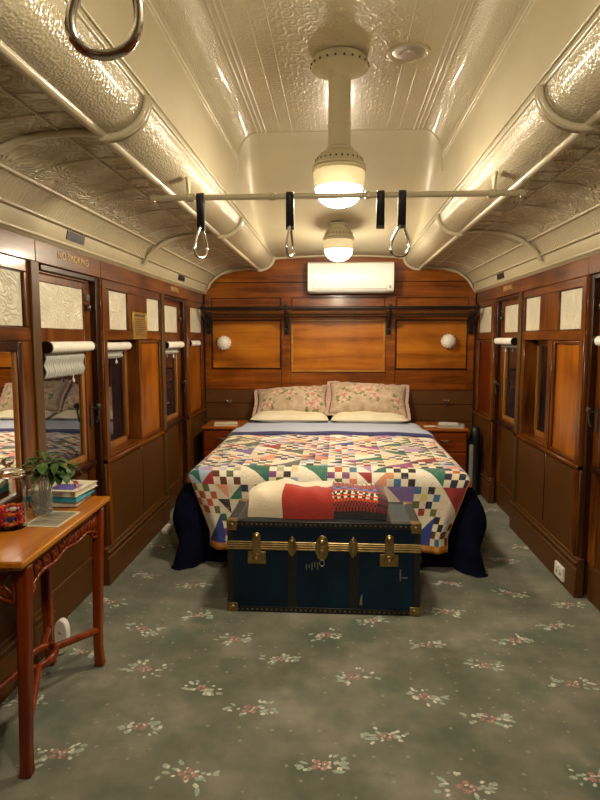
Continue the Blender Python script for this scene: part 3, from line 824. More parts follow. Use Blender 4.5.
def qcell(i, j):
    """returns (col_a, col_b, diag)"""
    if i < 1 or i >= QW - 1 or j >= QL - 1:
        return (GOLD[(i * 7 + j * 3) % 3],) * 2 + (0,)
    bi, bj = (i - 1) // 4, (j) // 4; u, v = (i - 1) % 4, j % 4
    d1, d2, m1, l1, tcol = block(bi, bj)
    if (bi + bj) % 2 == 0:
        if (u + v) % 2 == 0:
            c = qr.choice([d1, d1, d2, qr.choice(pal_d), qr.choice(pal_m)])
        else: c = qr.choice(pal_l)
        return c, c, 0
    # pieced triangle blocks, large or in fours, direction alternating
    fl = (bi % 2 == 0) != ((bj // 2) % 2 == 0)
    n = 4
    if (bi * 5 + bj * 3) % 7 < 3:
        if u >= 2: fl = not fl
        k = (v // 2) * 2 + u // 2; u, v, n = u % 2, v % 2, 2
        tcol = pal_t[(bi * 7 + bj * 5 + k * 3) % len(pal_t)]
    k = (u - v) if fl else (u + v - (n - 1))
    lit = m1 if (bi + 2 * bj) % 7 == 0 else l1
    if k < 0: return lit, lit, 0
    if k > 0: return tcol, tcol, 0
    return (lit, tcol, 1) if fl else (lit, tcol, 2)
QY0 = 4.86; QYF = YF - .03; QTOP = TOP + .02
QLtop = QY0 - QYF
def qpos(s, t_):
    w = WH + .01; a = max(0, abs(s) - w); b = max(0, t_ - QLtop); sx = 1 if s > 0 else -1
    puff = .016 * sin(s * 15.1) * sin(t_ * 15.1) * .3 + .012 * (1 - (s / w) ** 2)
    o, d = hang(a, .07, .12); x = sx * (w + o) if a else s
    if b:
        ob, db = hang(b, .07, .05); q = min(1, b / .42)
        x *= 1 - .17 * q * min(1, abs(s) / w) ** 2
        ob *= 1 + .10 * sin(s * 9)
        yy = QYF - ob - .02 * q * sin(s * 7 + 1); z = QTOP - max(db, d * (1 - q)) - .0
        if a: yy += o * q * .8
        puff *= .3
    else: yy = QY0 - t_; z = QTOP - d
    return (BX + x, yy + (0 if not b else puff * -.3), z + (puff if not b else 0))
p = MB()
TL = QL * CS
for i in range(QW):
    for j in range(QL):
        s0 = (i - QW / 2) * CS; t0 = j * CS
        ca, cb, dg = qcell(i, j)
        n = 2
        pts = [[qpos(s0 + CS * a / n, t0 + CS * b / n) for a in range(n + 1)] for b in range(n + 1)]
        for b in range(n):
            for a in range(n):
                q = [pts[b][a], pts[b][a + 1], pts[b + 1][a + 1], pts[b + 1][a]]
                if dg == 0: p.add(q, [(3, 2, 1, 0)], 0, [ca])
                elif dg == 1:   # diagonal u=v
                    if a == b: p.add(q, [(2, 1, 0), (3, 2, 0)], 0, [cb, ca])
                    else: p.add(q, [(3, 2, 1, 0)], 0, [cb if a > b else ca])
                else:
                    if a + b == n - 1: p.add(q, [(3, 1, 0), (3, 2, 1)], 0, [ca, cb])
                    else: p.add(q, [(3, 2, 1, 0)], 0, [ca if a + b < n - 1 else cb])
ob = p.build('patchwork_quilt', M['quilt'], smooth=0)
import bmesh
bm = bmesh.new(); bm.from_mesh(ob.data); bmesh.ops.remove_doubles(bm, verts=bm.verts, dist=.0008)
bmesh.ops.recalc_face_normals(bm, faces=bm.faces)
for f in bm.faces: f.smooth = True
bm.to_mesh(ob.data); bm.free()
md = ob.modifiers.new('Solidify', 'SOLIDIFY'); md.thickness = .007; md.offset = 0
tag(ob, 'colourful patchwork quilt with a gold border spread over the bed', 'quilt')

# pale blue sheet turned down over the quilt head
BLUE = srgb(178, 188, 214); NAVY = srgb(26, 30, 92)
p = MB()
def shp(s, t_):
    w = WH; a = max(0, abs(s) - w); o, d = hang(a, .07, .12); x = (1 if s > 0 else -1) * (w + o) if a else s
    z = TOP + .040 - d + .010 * (1 - (s / w) ** 2) + .003 * sin(s * 13 + t_ * 22)
    if t_ < .05: z -= .022 * (1 - t_ / .05)
    if t_ > .30 and a: q = min(1, (t_ - .30) / .10); x = (1 if s > 0 else -1) * (w - .03 * q + o * (1 - q)); z = z * (1 - q) + (TOP + .030 - .02 * min(1, a / .1)) * q
    return (BX + x, 4.80 + t_ + .012 * sin(s * 4), z)
p.grid(shp, lin(-WH - .15, WH + .15, 60), [0, .02, .05, .08, .11, .16, .24, .34, .46, .58, .66], colf=lambda u, v: NAVY if v < .05 else BLUE)
tag(p.build('bed_sheet', M['sheet'], solid=.008, solid_off=1, smooth=180), 'pale blue sheet with a navy edge folded back below the pillows', 'sheet')

# pillows
def pillow(name, cx, cy, cz, w, h, th, tilt, roll, mat, label, cat, group, floral=True, rz=0):
    p = MB(); n = 90 if floral else 34
    pr = random.Random(int(abs(cx) * 1000))
    fl_ = [(pr.uniform(-.8, .8), pr.uniform(-.75, .75), pr.uniform(.07, .12)) for _ in range(3)] + [(-.68 + .34 * k + pr.uniform(-.1, .1), (-.4, .35, -.05, .45, -.35)[k] + pr.uniform(-.2, .2), pr.uniform(.07, .125)) for k in range(5)]
    lv_ = []
    for a_, b_, c_ in fl_:
        for _ in range(8):
            q = pr.uniform(0, 6.3); lv_.append((a_ + c_ / w * .9 * cos(q), b_ + c_ / h * .9 * sin(q), q + pr.uniform(-.6, .6), pr.uniform(.022, .04)))
    def pat(u, v):
        if not floral: return (.5, .4, .3, 1)
        for a_, b_, c_ in fl_:
            x, y = (u - a_) * w / 2, (v - b_) * h / 2; an = atan2(y, x); d = sqrt(x * x + y * y) / (c_ * .5 * (1 + .16 * sin(an * 5 + a_ * 9)))
            if d < 1:
                k = int(d * 4 + .8 * sin(an * 3 + d * 7))
                return ((.40, .17, .12, 0), (.54, .32, .23, 0), (.62, .46, .35, 0), (.46, .25, .18, 0), (.66, .53, .41, 0))[max(0, min(4, k))]
        for a_, b_, q, L_ in lv_:
            x, y = (u - a_) * w / 2, (v - b_) * h / 2; e = x * cos(q) + y * sin(q); f_ = -x * sin(q) + y * cos(q)
            if (e / L_) ** 2 + (f_ / (L_ * .42)) ** 2 < 1: return (.15, .17, .055, 0) if f_ > 0 else (.24, .25, .10, 0)
        return (.5, .4, .3, 1)
    R = Euler((tilt, roll, rz)).to_matrix()
    fl = .038 if floral else .0
    def prof(u, v, sgn):
        bx = max(0, 1 - abs(u) ** 2.4) ; bz = max(0, 1 - abs(v) ** 2.4)
        t_ = th * (bx * bz) ** .55
        wr = .009 * sin(u * 6 + v * 5 + cx) * sin(v * 7 - u * 3) * (1 - max(abs(u), abs(v)) ** 4)
        pin = 1 - .05 * (1 - abs(v)) * abs(u) ** 3
        return Vector((u * w / 2 * pin, v * h / 2 * (1 - .05 * (1 - abs(u)) * abs(v) ** 3), sgn * t_ + wr))
    for sgn in (1, -1):
        p.grid(lambda u, v: tuple(Vector((cx, cy, cz)) + R @ prof(u, v, sgn)), lin(-1, 1, n), lin(-1, 1, n), 0, colf=pat, flip=sgn < 0)
    if floral:
        # gathered flange with a dark piping line
        ring = []
        m = 34
        for k in range(4):
            for q in lin(-1, 1, m)[:-1]:
                ring.append([(q, -1), (1, q), (-q, 1), (-1, -q)][k])
        K = len(ring); vs = []; fs = []; cs = []
        for (lvl, e) in ((0, 0.0), (1, .008), (2, fl)):
            for i, (u, v) in enumerate(ring):
                b = prof(u, v, 0)
                c = max(abs(u), abs(v)); 
                nx = u if abs(u) > .94 else 0; ny = v if abs(v) > .94 else 0
                d = Vector((nx, ny, 0)); d = d.normalized() * (1.35 if (nx and ny) else 1) if d.length else d
                b = b + d * e + Vector((0, 0, (.007 * sin(i * 1.25) if lvl == 2 else 0)))
                vs.append(tuple(Vector((cx, cy, cz)) + R @ b))
        for l in range(2):
            for i in range(K):
                fs.append((l * K + i, l * K + (i + 1) % K, (l + 1) * K + (i + 1) % K, (l + 1) * K + i)); cs.append((.09, .05, .04, 0) if l == 0 else ((.50, .33, .26, 0) if i % 2 else (.44, .28, .22, 0)))
        p.add(vs, fs, 0, cs)
    o = p.build(name, mat, smooth=180)
    if floral:
        pass
    return tag(o, label, cat, group)
pillow('pillow', -.435, 5.52, .682, .71, .40, .05, radians(4), 0, M['cream_pillow'], 'cream pillow lying flat under the left floral pillow', 'pillow', 'cream pillows', False)
pillow('pillow', .285, 5.52, .682, .69, .40, .05, radians(4), 0, M['cream_pillow'], 'cream pillow lying flat under the right floral pillow', 'pillow', 'cream pillows', False)
pillow('floral_pillow', -.435, 5.640, .800, .66, .33, .115, radians(40), radians(-3), M['floral'], 'floral pillow leaning on the end wall, the left one', 'pillow', 'floral pillows')
pillow('floral_pillow', .285, 5.625, .822, .71, .36, .125, radians(43), radians(3), M['floral'], 'floral pillow on the right, overlapping the one beside it', 'pillow', 'floral pillows')

# ------------------------------------------------------------------ bedside cabinets
def cabinet(x0, x1, label):
    y0, y1 = 5.25, 5.70; zt = .61
    r = thing('bedside_cabinet', label, 'bedside cabinet', ((x0 + x1) / 2, (y0 + y1) / 2, 0), 'bedside cabinets')
    p = MB(); p.box(x0 + .01, x1 - .01, y0 + .02, y1, .04, zt - .025); p.box(x0 + .03, x1 - .03, y0 + .05, y1, 0, .04); p.build('body', M['night'], r, bev=.004)
    p = MB(); p.box(x0, x1, y0 - .005, y1 + .005, zt - .024, zt); p.build('top', M['night_top'], r, bev=.006)
    for k in range(3):
        z1 = zt - .035 - k * .178
        p = MB(); p.box(x0 + .022, x1 - .022, y0 + .004, y0 + .019, z1 - .168, z1); d = p.build('drawer', M['night'], r, bev=.005)
        q = MB(); xc = (x0 + x1) / 2; zc = z1 - .07
        q.tube([(xc - .04, y0 + .006, zc), (xc - .036, y0 - .014, zc), (xc, y0 - .02, zc - .003), (xc + .036, y0 - .014, zc), (xc + .04, y0 + .006, zc)], .006, 8, flat=1.6)
        q.build('drawer_handle', M['chrome'], d)
    return r
cabinet(-1.215, -.832, 'red wood bedside cabinet on the left of the bed')
cabinet(.735, 1.145, 'red wood bedside cabinet on the right of the bed')
def slab(name, label, cat, cx, cy, z, w, d, h, rz, mats, group=None, bev=.002):
    r = thing(name, label, cat, (cx, cy, z), group); c, s = cos(rz), sin(rz)
    f = lambda u, v, q: (cx + u * c - v * s, cy + u * s + v * c, z + q)
    return r, f
def book(name, label, cat, cx, cy, z, w, d, h, rz, cover, pages, group=None):
    r, f = slab(name, label, cat, cx, cy, z, w, d, h, rz, None, group)
    sq = lambda e: [(-w / 2 + e, -d / 2 + e), (w / 2 - e, -d / 2 + e), (w / 2 - e, d / 2 - e), (-w / 2 + e, d / 2 - e)]
    c = min(.0025, h * .2)
    p = MB()
    p.prism(sq(0), lambda u, v: f(u, v, 0), lambda u, v: f(u, v, c)); p.prism(sq(0), lambda u, v: f(u, v, h - c), lambda u, v: f(u, v, h))
    p.prism([(-w / 2, -d / 2), (-w / 2 + c, -d / 2), (-w / 2 + c, d / 2), (-w / 2, d / 2)], lambda u, v: f(u, v, c), lambda u, v: f(u, v, h - c))
    p.build('cover', cover, r, smooth=0)
    p = MB(); e = .004
    p.prism([(-w / 2 + c, -d / 2 + e), (w / 2 - e, -d / 2 + e), (w / 2 - e, d / 2 - e), (-w / 2 + c, d / 2 - e)], lambda u, v: f(u, v, c), lambda u, v: f(u, v, h - c)); p.build('pages', pages, r, smooth=0)
    return r, f
M['paper'] = plain('paper_pages', (.62, .56, .44), .8, 0, .1, 50)
M['cream_cover'] = plain('cream_cover', (.66, .60, .46), .5, 0, .12, 12)
M['teal'] = plain('teal_cover', (.03, .30, .42), .4, 0, .15, 15)
M['red_cover'] = plain('dark_red_cover', (.12, .018, .015), .45, 0, .2, 15)
M['grey_cover'] = plain('grey_cover', (.32, .31, .28), .5, 0, .15, 15)
M['purple'] = plain('violet_print', (.10, .08, .33), .5, 0, .5, 25)
book('notebook', 'cream notebook on the left bedside cabinet', 'book', -1.02, 5.40, .61, .21, .16, .016, .15, M['cream_cover'], M['paper'])
book('magazine', 'grey folder on the right bedside cabinet, under a white notebook', 'book', 1.02, 5.42, .61, .23, .22, .014, -.2, M['grey_cover'], M['paper'])
book('notebook', 'white notebook lying on the grey folder by the bed', 'book', 1.00, 5.45, .624, .16, .12, .012, -.1, M['white'], M['paper'])
book('leaflet', 'small flat leaflet beside the folder on the right bedside cabinet', 'leaflet', .83, 5.39, .61, .10, .08, .004, .2, M['paper'], M['paper'])

# tall dark heater beside the right cabinet
r = thing('tower_heater', 'tall black appliance with a pale side between right cabinet and wall', 'heater', (1.215, 5.38, 0))
p = MB(); p.lathe([(.055, 0), (.058, .01), (.05, .03), (.046, .04), (.046, .5), (.044, .56), (.034, .60), (.012, .615), (.003, .616)], (1.232, 5.40, 0), 20); p.build('column', M['black_plastic'], r, smooth=50)
p = MB(); p.box(1.168, 1.205, 5.33, 5.352, .06, .46); p.build('side_panel', M['grey'], r, bev=.006)
p = MB(); p.box(1.168, 1.206, 5.353, 5.42, .0, .49); p.build('casing', M['black_plastic'], r, bev=.006)

# white adaptor on the carpet by the left wall
r = thing('power_adaptor', 'white power adaptor lying between the left wall and the navy blanket', 'adaptor', (-1.23, 4.17, 0))
p = MB(); p.box(-1.255, -1.205, 4.10, 4.24, 0, .04); p.build('casing', M['white'], r, bev=.012, seg=3)
p = MB(); p.tube([(-1.23, 4.24, .02), (-1.235, 4.4, .012), (-1.24, 4.7, .008)], .004, 6); p.build('cord', M['white'], r)

# ------------------------------------------------------------------ trunk
TX0, TX1, TY0, TY1, TZ = -.555, .418, 2.935, 3.345, .478
LZ = .352   # lid joint
r = thing('steamer_trunk', 'blue steamer trunk with brass fittings at the foot of the bed', 'trunk', ((TX0 + TX1) / 2, (TY0 + TY1) / 2, 0))
p = MB(); p.box(TX0 + .01, TX1 - .01, TY0 + .008, TY1 - .008, .012, LZ - .012); p.build('body', M['trunk'], r, bev=.004)
p = MB(); p.box(TX0 + .01, TX1 - .01, TY0 + .008, TY1 - .008, LZ - .010, TZ - .004, 0)
p.box(TX0 + .04, TX1 - .04, TY0 + .04, TY1 - .04, TZ - .0045, TZ - .001, 1); p.build('lid', [M['trunk'], M['trunk_top']], r, bev=.004)
# black fibre edging
p = MB(); e = .030
for yy0, yy1 in ((TY0, TY0 + .006), (TY1 - .006, TY1)):
    p.box(TX0, TX1, yy0, yy1, 0, e); p.box(TX0, TX1, yy0, yy1, TZ - e, TZ)
    for xx in (TX0, TX1 - e): p.box(xx, xx + e, yy0, yy1, e, TZ - e)
for xx in (TX0, TX1 - .006):
    p.box(xx, xx + .006, TY0 + .006, TY1 - .006, 0, e); p.box(xx, xx + .006, TY0 + .006, TY1 - .006, TZ - e, TZ)
    for yy in (TY0 + .006, TY1 - .006 - e): p.box(xx, xx + .006, yy, yy + e, e, TZ - e)
p.box(TX0 + .006, TX1 - .006, TY0 + .006, TY0 + .045, TZ - .006, TZ); p.box(TX0 + .006, TX1 - .006, TY1 - .045, TY1 - .006, TZ - .006, TZ)
p.box(TX0 + .006, TX0 + .045, TY0 + .045, TY1 - .045, TZ - .006, TZ); p.box(TX1 - .045, TX1 - .006, TY0 + .045, TY1 - .045, TZ - .006, TZ)
p.build('edging', M['trunk_band'], r, bev=.0015, seg=1)
for xx in (TX0 + .305, TX1 - .355):
    p = MB(); p.box(xx, xx + .05, TY0 + .003, TY0 + .0085, .03, LZ - .02); p.build('batten', M['trunk_band'], r, bev=.002)
# brass joint band: three ridges round the trunk
p = MB()
for dz, rr in ((-.017, .005), (-.005, .006), (.007, .006), (.018, .005)):
    p.tube([(TX0 - .001, TY0 - .001, LZ + dz), (TX1 + .001, TY0 - .001, LZ + dz), (TX1 + .001, TY1, LZ + dz), (TX0 - .001, TY1, LZ + dz)], rr, 8, closed=True)
p.box(TX0 - .001, TX1 + .001, TY0 - .002, TY0 + .01, LZ - .02, LZ + .02)
p.build('joint_band', M['brass'], r, smooth=50)
# rivets along the front edging
for z in (TZ - .014, .015):
    p = MB()
    for k in range(36):
        x = TX0 + .05 + k * (TX1 - TX0 - .1) / 35
        p.lathe([(.0042, 0), (.003, -.0025), (.0005, -.003)], (x, TY0, z), 8, axis='y')
    p.build('rivet_row', M['brass'], r)
# corner caps
for xx, sx in ((TX0, 1), (TX1, -1)):
    for yy, sy in ((TY0, 1), (TY1, -1)):
        for z0, sz in ((0, 1), (TZ, -1)):
            p = MB(); c = .048; q = .003
            p.box(xx - sx * q, xx + sx * c, yy - sy * q, yy, max(0, z0 - sz * q) if sz > 0 else z0 + q, z0 + sz * c)
            p.box(xx - sx * q, xx, yy - sy * q, yy + sy * c, max(0, z0 - sz * q) if sz > 0 else z0 + q, z0 + sz * c)
            if sz < 0: p.box(xx - sx * q, xx + sx * c, yy - sy * q, yy + sy * c, z0, z0 + q)
            p.lathe([(.012, 0), (.010, -.004), (.003, -.006)] if sy > 0 else [(.012, 0), (.010, .004), (.003, .006)], (xx + sx * .024, yy - sy * q, z0 + sz * .024), 10, axis='y')
            p.build('corner_cap', M['brass'], r, bev=.004)
def yl(p, pr, x, z, n=16): p.lathe([(a, -b) for a, b in pr], (x, TY0, z), n, axis='y')
def oval(x, z, w, h, n=16): return [(x + w * cos(2 * pi * k / n), z + h * sin(2 * pi * k / n)) for k in range(n)]
# draw latches
for x in (TX0 + .15, TX1 - .155):
    p = MB(); p.box(x - .047, x + .047, TY0 - .004, TY0 + .006, LZ - .095, LZ - .03); l = p.build('draw_latch', M['brass'], r, bev=.003)
    p = MB(); hasp = [(x - .022, LZ - .07), (x + .022, LZ - .07), (x + .022, LZ + .05), (x + .018, LZ + .066), (x, LZ + .074), (x - .018, LZ + .066), (x - .022, LZ + .05)]
    p.prism(hasp, lambda u, v: (u, TY0 - .014, v), lambda u, v: (u, TY0 - .004, v)); yl(p, [(.014, .014), (.012, .022), (.004, .026)], x, LZ + .05); p.build('hasp', M['brass'], l, bev=.003)
    p = MB(); yl(p, [(.026, .013), (.024, .018), (.014, .02), (.013, .03), (.003, .034)], x, LZ - .062, 18); p.build('knob', M['brass'], l, smooth=50)
# dowels
for x in (TX0 + .305 + .025, TX1 - .355 + .02):
    p = MB(); dia = [(x, LZ - .055), (x + .018, LZ - .032), (x + .026, LZ), (x + .018, LZ + .034), (x, LZ + .056), (x - .018, LZ + .034), (x - .026, LZ), (x - .018, LZ - .032)]
    p.prism(dia, lambda u, v: (u, TY0 - .010, v), lambda u, v: (u, TY0 + .004, v))
    p.prism(oval(x, LZ + .002, .011, .036), lambda u, v: (u, TY0 - .024, v), lambda u, v: (u, TY0 - .010, v)); p.build('dowel', M['brass'], r, bev=.004)
# centre lock
x = (TX0 + TX1) / 2 - .005
p = MB(); p.prism(oval(x, LZ - .005, .034, .066, 20), lambda u, v: (u, TY0 - .010, v), lambda u, v: (u, TY0 + .004, v)); l = p.build('lock_plate', M['brass'], r, bev=.003)
p = MB(); p.prism(oval(x, LZ + .005, .020, .05, 20), lambda u, v: (u, TY0 - .022, v), lambda u, v: (u, TY0 - .010, v))
yl(p, [(.016, .02), (.012, .03), (.003, .034)], x, LZ + .03); yl(p, [(.014, .02), (.012, .028), (.003, .03)], x, LZ - .018); p.build('lock_hasp', M['brass'], l, bev=.003)
p = MB(); p.tube([(x + .012 * cos(a), TY0 - .016, LZ - .078 + .016 * sin(a)) for a in lin(0, 2 * pi, 17)[:-1]], .003, 6, closed=True); p.build('ring', M['steel'], l)
# chalky scuffs
for k in range(5):
    x0 = TX0 + .40 + k * .014; p = MB(); p.box(x0, x0 + .005, TY0 + .0072, TY0 + .0079, .225 + random.uniform(0, .02), .262 + random.uniform(-.01, .012)); p.build('scuff_mark', M['scuff'], r, smooth=0)
p = MB(); p.prism([(TX1 - .30, .05), (TX1 - .288, .048), (TX1 - .286, .11), (TX1 - .296, .085)], lambda u, v: (u, TY0 + .0070, v), lambda u, v: (u, TY0 + .0080, v)); p.build('scuff_mark', M['scuff'], r, smooth=0)
p = MB(); p.prism([(TX1 - .10, .18), (TX1 - .094, .18), (TX1 - .094, .195), (TX1 - .06, .195), (TX1 - .06, .2), (TX1 - .094, .2), (TX1 - .094, .24), (TX1 - .10, .24)], lambda u, v: (u, TY0 + .0070, v), lambda u, v: (u, TY0 + .0080, v)); p.build('scuff_mark', M['scuff'], r, smooth=0)
for xx, sx in ((TX0, -1), (TX1, 1)):
    p = MB(); yc = (TY0 + TY1) / 2
    p.tube([(xx + sx * .005, yc - .09, .24), (xx + sx * .02, yc - .08, .24), (xx + sx * .024, yc, .236), (xx + sx * .02, yc + .08, .24), (xx + sx * .005, yc + .09, .24)], .010, 8); p.build('side_handle', M['black'], r)

# ------------------------------------------------------------------ folded knitted blanket on the trunk
CRM = srgb(232, 218, 190); RED = srgb(168, 34, 18); BLK = srgb(24, 20, 30); WINE = srgb(96, 20, 36); ORG = srgb(206, 84, 30); NVY = srgb(34, 34, 70); PER = srgb(110, 110, 190); SAGE = srgb(150, 160, 140)
KX0, KX1, KY0, KY1 = -.46, .255, 2.985, 3.27
def kcol(u, v):
    # u 0..1 across, v 0 (front bottom) .. 1 (front top) .. 2 (back)
    x = KX0 + (KX1 - KX0) * u
    if v < .07 and u > .62: return BLK
    if u < .255: return CRM if v < 1.45 else (NVY if int(u * 60) % 2 else SAGE)
    if u < .615:
        return RED if v < .93 + .03 * sin(u * 40) else CRM
    if u > .93: return WINE if int(v * 14) % 3 else BLK
    k = int(u * 80)
    b = int(v * 13)
    if b <= 3: return BLK if (k + b) % 2 else RED
    if b in (4, 6, 9): return RED if k % 2 else ORG
    if b in (5, 7): return CRM if (k // 2 + b) % 2 else BLK
    if b == 8: return BLK if k % 3 else CRM
    if b in (10, 11): return PER if (k // 3 + b) % 2 else NVY
    if b in (12, 13): return RED if k % 2 else WINE
    if b in (14, 15): return CRM if k % 3 else NVY
    return NVY if (k // 3 + b // 2) % 2 else SAGE
def kpos(u, v):
    e = 1.0 - .30 * max(0, (.12 - u) / .12) ** 1.5 - .18 * max(0, (u - .9) / .1) ** 2
    h = (.150 if u < .62 else .138) * e * (1 + .05 * sin(u * 17 + v * 3))
    x = KX0 + (KX1 - KX0) * u + .006 * sin(v * 5 + u * 12)
    c = (KY0 + KY1) / 2; hw = (KY1 - KY0) / 2
    an = -pi / 2 + pi * (v / 2) * 1.0
    # superellipse cross-section, front low point to back low point over the top
    a = pi * (1 - v / 2) ; ca, sa = cos(a), sin(a)
    yy = c + hw * (abs(ca) ** .55) * (1 if ca > 0 else -1); z = h * (max(0, sa) ** .55)
    yy += .012 * sin(u * 9 + 1) * (1 if v < 1 else .4)
    z *= 1 + .035 * sin(u * 30) * (u < .62)
    return (x, yy, TZ + .003 + z)
p = MB(); us = lin(0, 1, 161); vs_ = lin(0, 2, 61)
p.grid(kpos, us, vs_, 0, colf=kcol, flip=False)
nU, nV = len(us), len(vs_)
o0 = 0
p.f.append([j * nU for j in range(nV)]); p.m.append(0); p.c.append(CRM)
p.f.append([j * nU + nU - 1 for j in range(nV)][::-1]); p.m.append(0); p.c.append(WINE)
p.f.append([i for i in range(nU)][::-1] + [(nV - 1) * nU + i for i in range(nU)]); p.m.append(0); p.c.append(BLK)
tag(p.build('knitted_blanket', M['knit'], smooth=70), 'folded knitted blanket in cream, red and fair isle patterns on the trunk', 'blanket')

# ------------------------------------------------------------------ console table
tx0, tx1, ty0, ty1, tz = -1.272, -.965, 1.68, 2.445, .73
r = thing('console_table', 'narrow red wood console table with carved apron along the left wall', 'table', ((tx0 + tx1) / 2, (ty0 + ty1) / 2, 0))
p = MB(); p.box(tx0, tx1, ty0, ty1, tz - .022, tz); p.box(tx0 + .012, tx1 - .012, ty0 + .012, ty1 - .012, tz - .034, tz - .022); p.build('tabletop', M['table_top'], r, bev=.006)
lw = .040
for sx, x in ((-1, tx0 + .025), (1, tx1 - .062)):
    for sy, yy in ((-1, ty0 + .045), (1, ty1 - .045 - lw)):
        p = MB()
        cx, cy = x + lw / 2, yy + lw / 2
        k_ = 1 if sx > 0 else 0
        secs = [(tz - .034, .020, .012 * k_, 0), (.5, .0195, .004 * k_, 0), (.25, .0185, -.004 * k_, 0), (.10, .0175, -.009 * k_, .002), (.04, .018, -.008 * k_, .006), (0, .0190, -.006 * k_, .012)]
        vs = []
        for z, q, dx, dy in secs:
            for a, b in ((-1, -1), (1, -1), (1, 1), (-1, 1)): vs.append((cx + a * q + sx * dx, cy + b * q + sy * dy, z))
        fs = [(i * 4 + j, (i + 1) * 4 + j, (i + 1) * 4 + (j + 1) % 4, i * 4 + (j + 1) % 4) for i in range(len(secs) - 1) for j in range(4)] + [(0, 1, 2, 3), tuple(range(len(vs) - 4, len(vs)))[::-1]]
        p.add(vs, fs); p.build('leg', M['table'], r, bev=.006, smooth=60)
# carved pierced aprons
def apron(L, F, name):
    """F(u, z_off, depth) -> 3-D; u along 0..L; z_off below the top board"""
    p = MB(); th_ = .008
    def bar(pts, rr): p.tube([F(u, z, 0) for u, z in pts], rr, 8)
    p.prism([(0, 0), (L, 0), (L, -.014), (0, -.014)], lambda u, v: F(u, v, -th_), lambda u, v: F(u, v, th_))
    # lower outline: deep at the legs, rising to a central cusp
    def low(u):
        q = u / L; return -.066 - .026 * (abs(2 * q - 1) ** 3) - .006 * cos(q * 2 * pi * 3) 
    us = lin(0, L, 40); bar([(u, low(u)) for u in us], .006)
    n = max(4, int(L / .030))
    for k in range(n):
        c = (k + .5) / n * L; sgn = 1 if c < L / 2 else -1
        pts = [(c + sgn * (.028 * (t_ - .5) + .012 * sin(t_ * pi)), -.012 + (low(c) + .014) * t_) for t_ in lin(0, 1, 8)]
        bar(pts, [.004, .006, .007, .0075, .007, .006, .005, .004])
        if k % 2 == 0:
            zc = low(c) * .55
            bar([(c + .016 * q * cos(a), zc + .016 * q * sin(a)) for a, q in zip(lin(0, 1.6 * 2 * pi, 16), lin(1, .25, 16))], .0042)
    for s in (0, 1):
        c = s * L; d = 1 if s == 0 else -1
        bar([(c, -.012), (c, -.115)], .007)
        bar([(c + d * (.006 + .05 * sin(a)), -.115 + .06 * (1 - cos(a)) * .62) for a in lin(0, pi / 2, 8)], .006)
        bar([(c + d * (.026 + .013 * q * cos(a)), -.088 + .013 * q * sin(a)) for a, q in zip(lin(0, 3 * pi, 14), lin(1, .3, 14))], .004)
    p.build(name, M['table'], r, smooth=60)
zt = tz - .034
fx = tx1 - .062 + lw - .012; bx = tx0 + .025 + .010
apron(ty1 - ty0 - .09 - 2 * lw, lambda u, z, d: (fx + d, ty0 + .045 + lw + u, zt + z), 'front_apron')
apron(ty1 - ty0 - .09 - 2 * lw, lambda u, z, d: (bx + d, ty0 + .045 + lw + u, zt + z), 'back_apron')
xa, xb = tx0 + .025 + lw, tx1 - .062
for yy in (ty0 + .045 + .010, ty1 - .045 - .010): apron(xb - xa, lambda u, z, d, yy=yy: (xa + u, yy + d, zt + z), 'side_apron')
# crossed stretcher with an oval ring
p = MB(); cxm = (tx0 + tx1) / 2 - .02; cym = 2.12; zs = .185
ring = [(cxm + .045 * cos(a), cym + .085 * sin(a), zs) for a in lin(0, 2 * pi, 29)[:-1]]
p.tube(ring, .012, 8, closed=True, flat=1.3)
for sx, x in ((-1, tx0 + .045), (1, tx1 - .042)):
    for sy, yy in ((-1, ty0 + .065), (1, ty1 - .065)):
        p.tube([(x, yy, .165), ((x + cxm) / 2 + sx * .012, (yy + cym) / 2 + sy * .03, .178), (cxm + sx * .025, cym + sy * .075, zs)], .013, 8, flat=1.25)
p.build('stretcher', M['table'], r, smooth=60)
r.location.x += .013; r.rotation_euler.z = .035

# power board under the table
r = thing('power_board', 'white power board standing against the skirting below the console table', 'power board', (-1.235, 2.47, 0))
p = MB()
sh = [(.055 * cos(a) * .62, .078 + .076 * (abs(sin(a)) ** .75) * (1 if sin(a) > 0 else -1)) for a in lin(0, 2 * pi, 25)[:-1]]
p.prism(sh, lambda u, v: (-1.222 + u, 2.462 - .006 + v * .12, v), lambda u, v: (-1.222 + u, 2.49 + v * .12, v)); p.build('casing', M['white'], r, bev=.006)
p = MB()
for k in range(2): p.lathe([(.010, 0), (.008, -.002), (.002, -.0025)], (-1.222, 2.456 + (.045 + .055 * k) * .12, .045 + .055 * k), 12, axis='y')
p.build('socket', M['grey'], r)

# ------------------------------------------------------------------ things on the table
# lidded sweet jar
jx, jy = -1.155, 2.005
r = thing('glass_jar', 'lidded glass jar of wrapped sweets on the console table', 'jar', (jx, jy, tz))
p = MB(); ro = .056
p.lathe([(.045, 0), (ro - .002, .004), (ro, .02), (ro, .15), (ro - .004, .165), (.042, .178), (.043, .186), (.040, .186), (.039, .178), (ro - .008, .163), (ro - .0045, .15), (ro - .0045, .022), (ro - .008, .008), (.003, .007)], (jx, jy, tz), 32)
p.build('jar_body', M['jar'], r, smooth=60)
p = MB(); p.lathe([(.003, .187), (.050, .1875), (.058, .191), (.058, .196), (.045, .206), (.02, .214), (.009, .217), (.009, .222), (.018, .229), (.022, .239), (.018, .249), (.004, .254)], (jx, jy, tz), 28); p.build('lid', M['jar'], r, smooth=60)
cand = []
SW = [('red', (.70, .03, .02)), ('orange', (.80, .17, .03)), ('blue', (.03, .05, .32)), ('crimson', (.50, .015, .03)), ('white', (.75, .70, .62))]
SWM = {n: plain('wrapper_' + n, c, .25, .1, .2, 80) for n, c in SW}
srnd = random.Random(3)
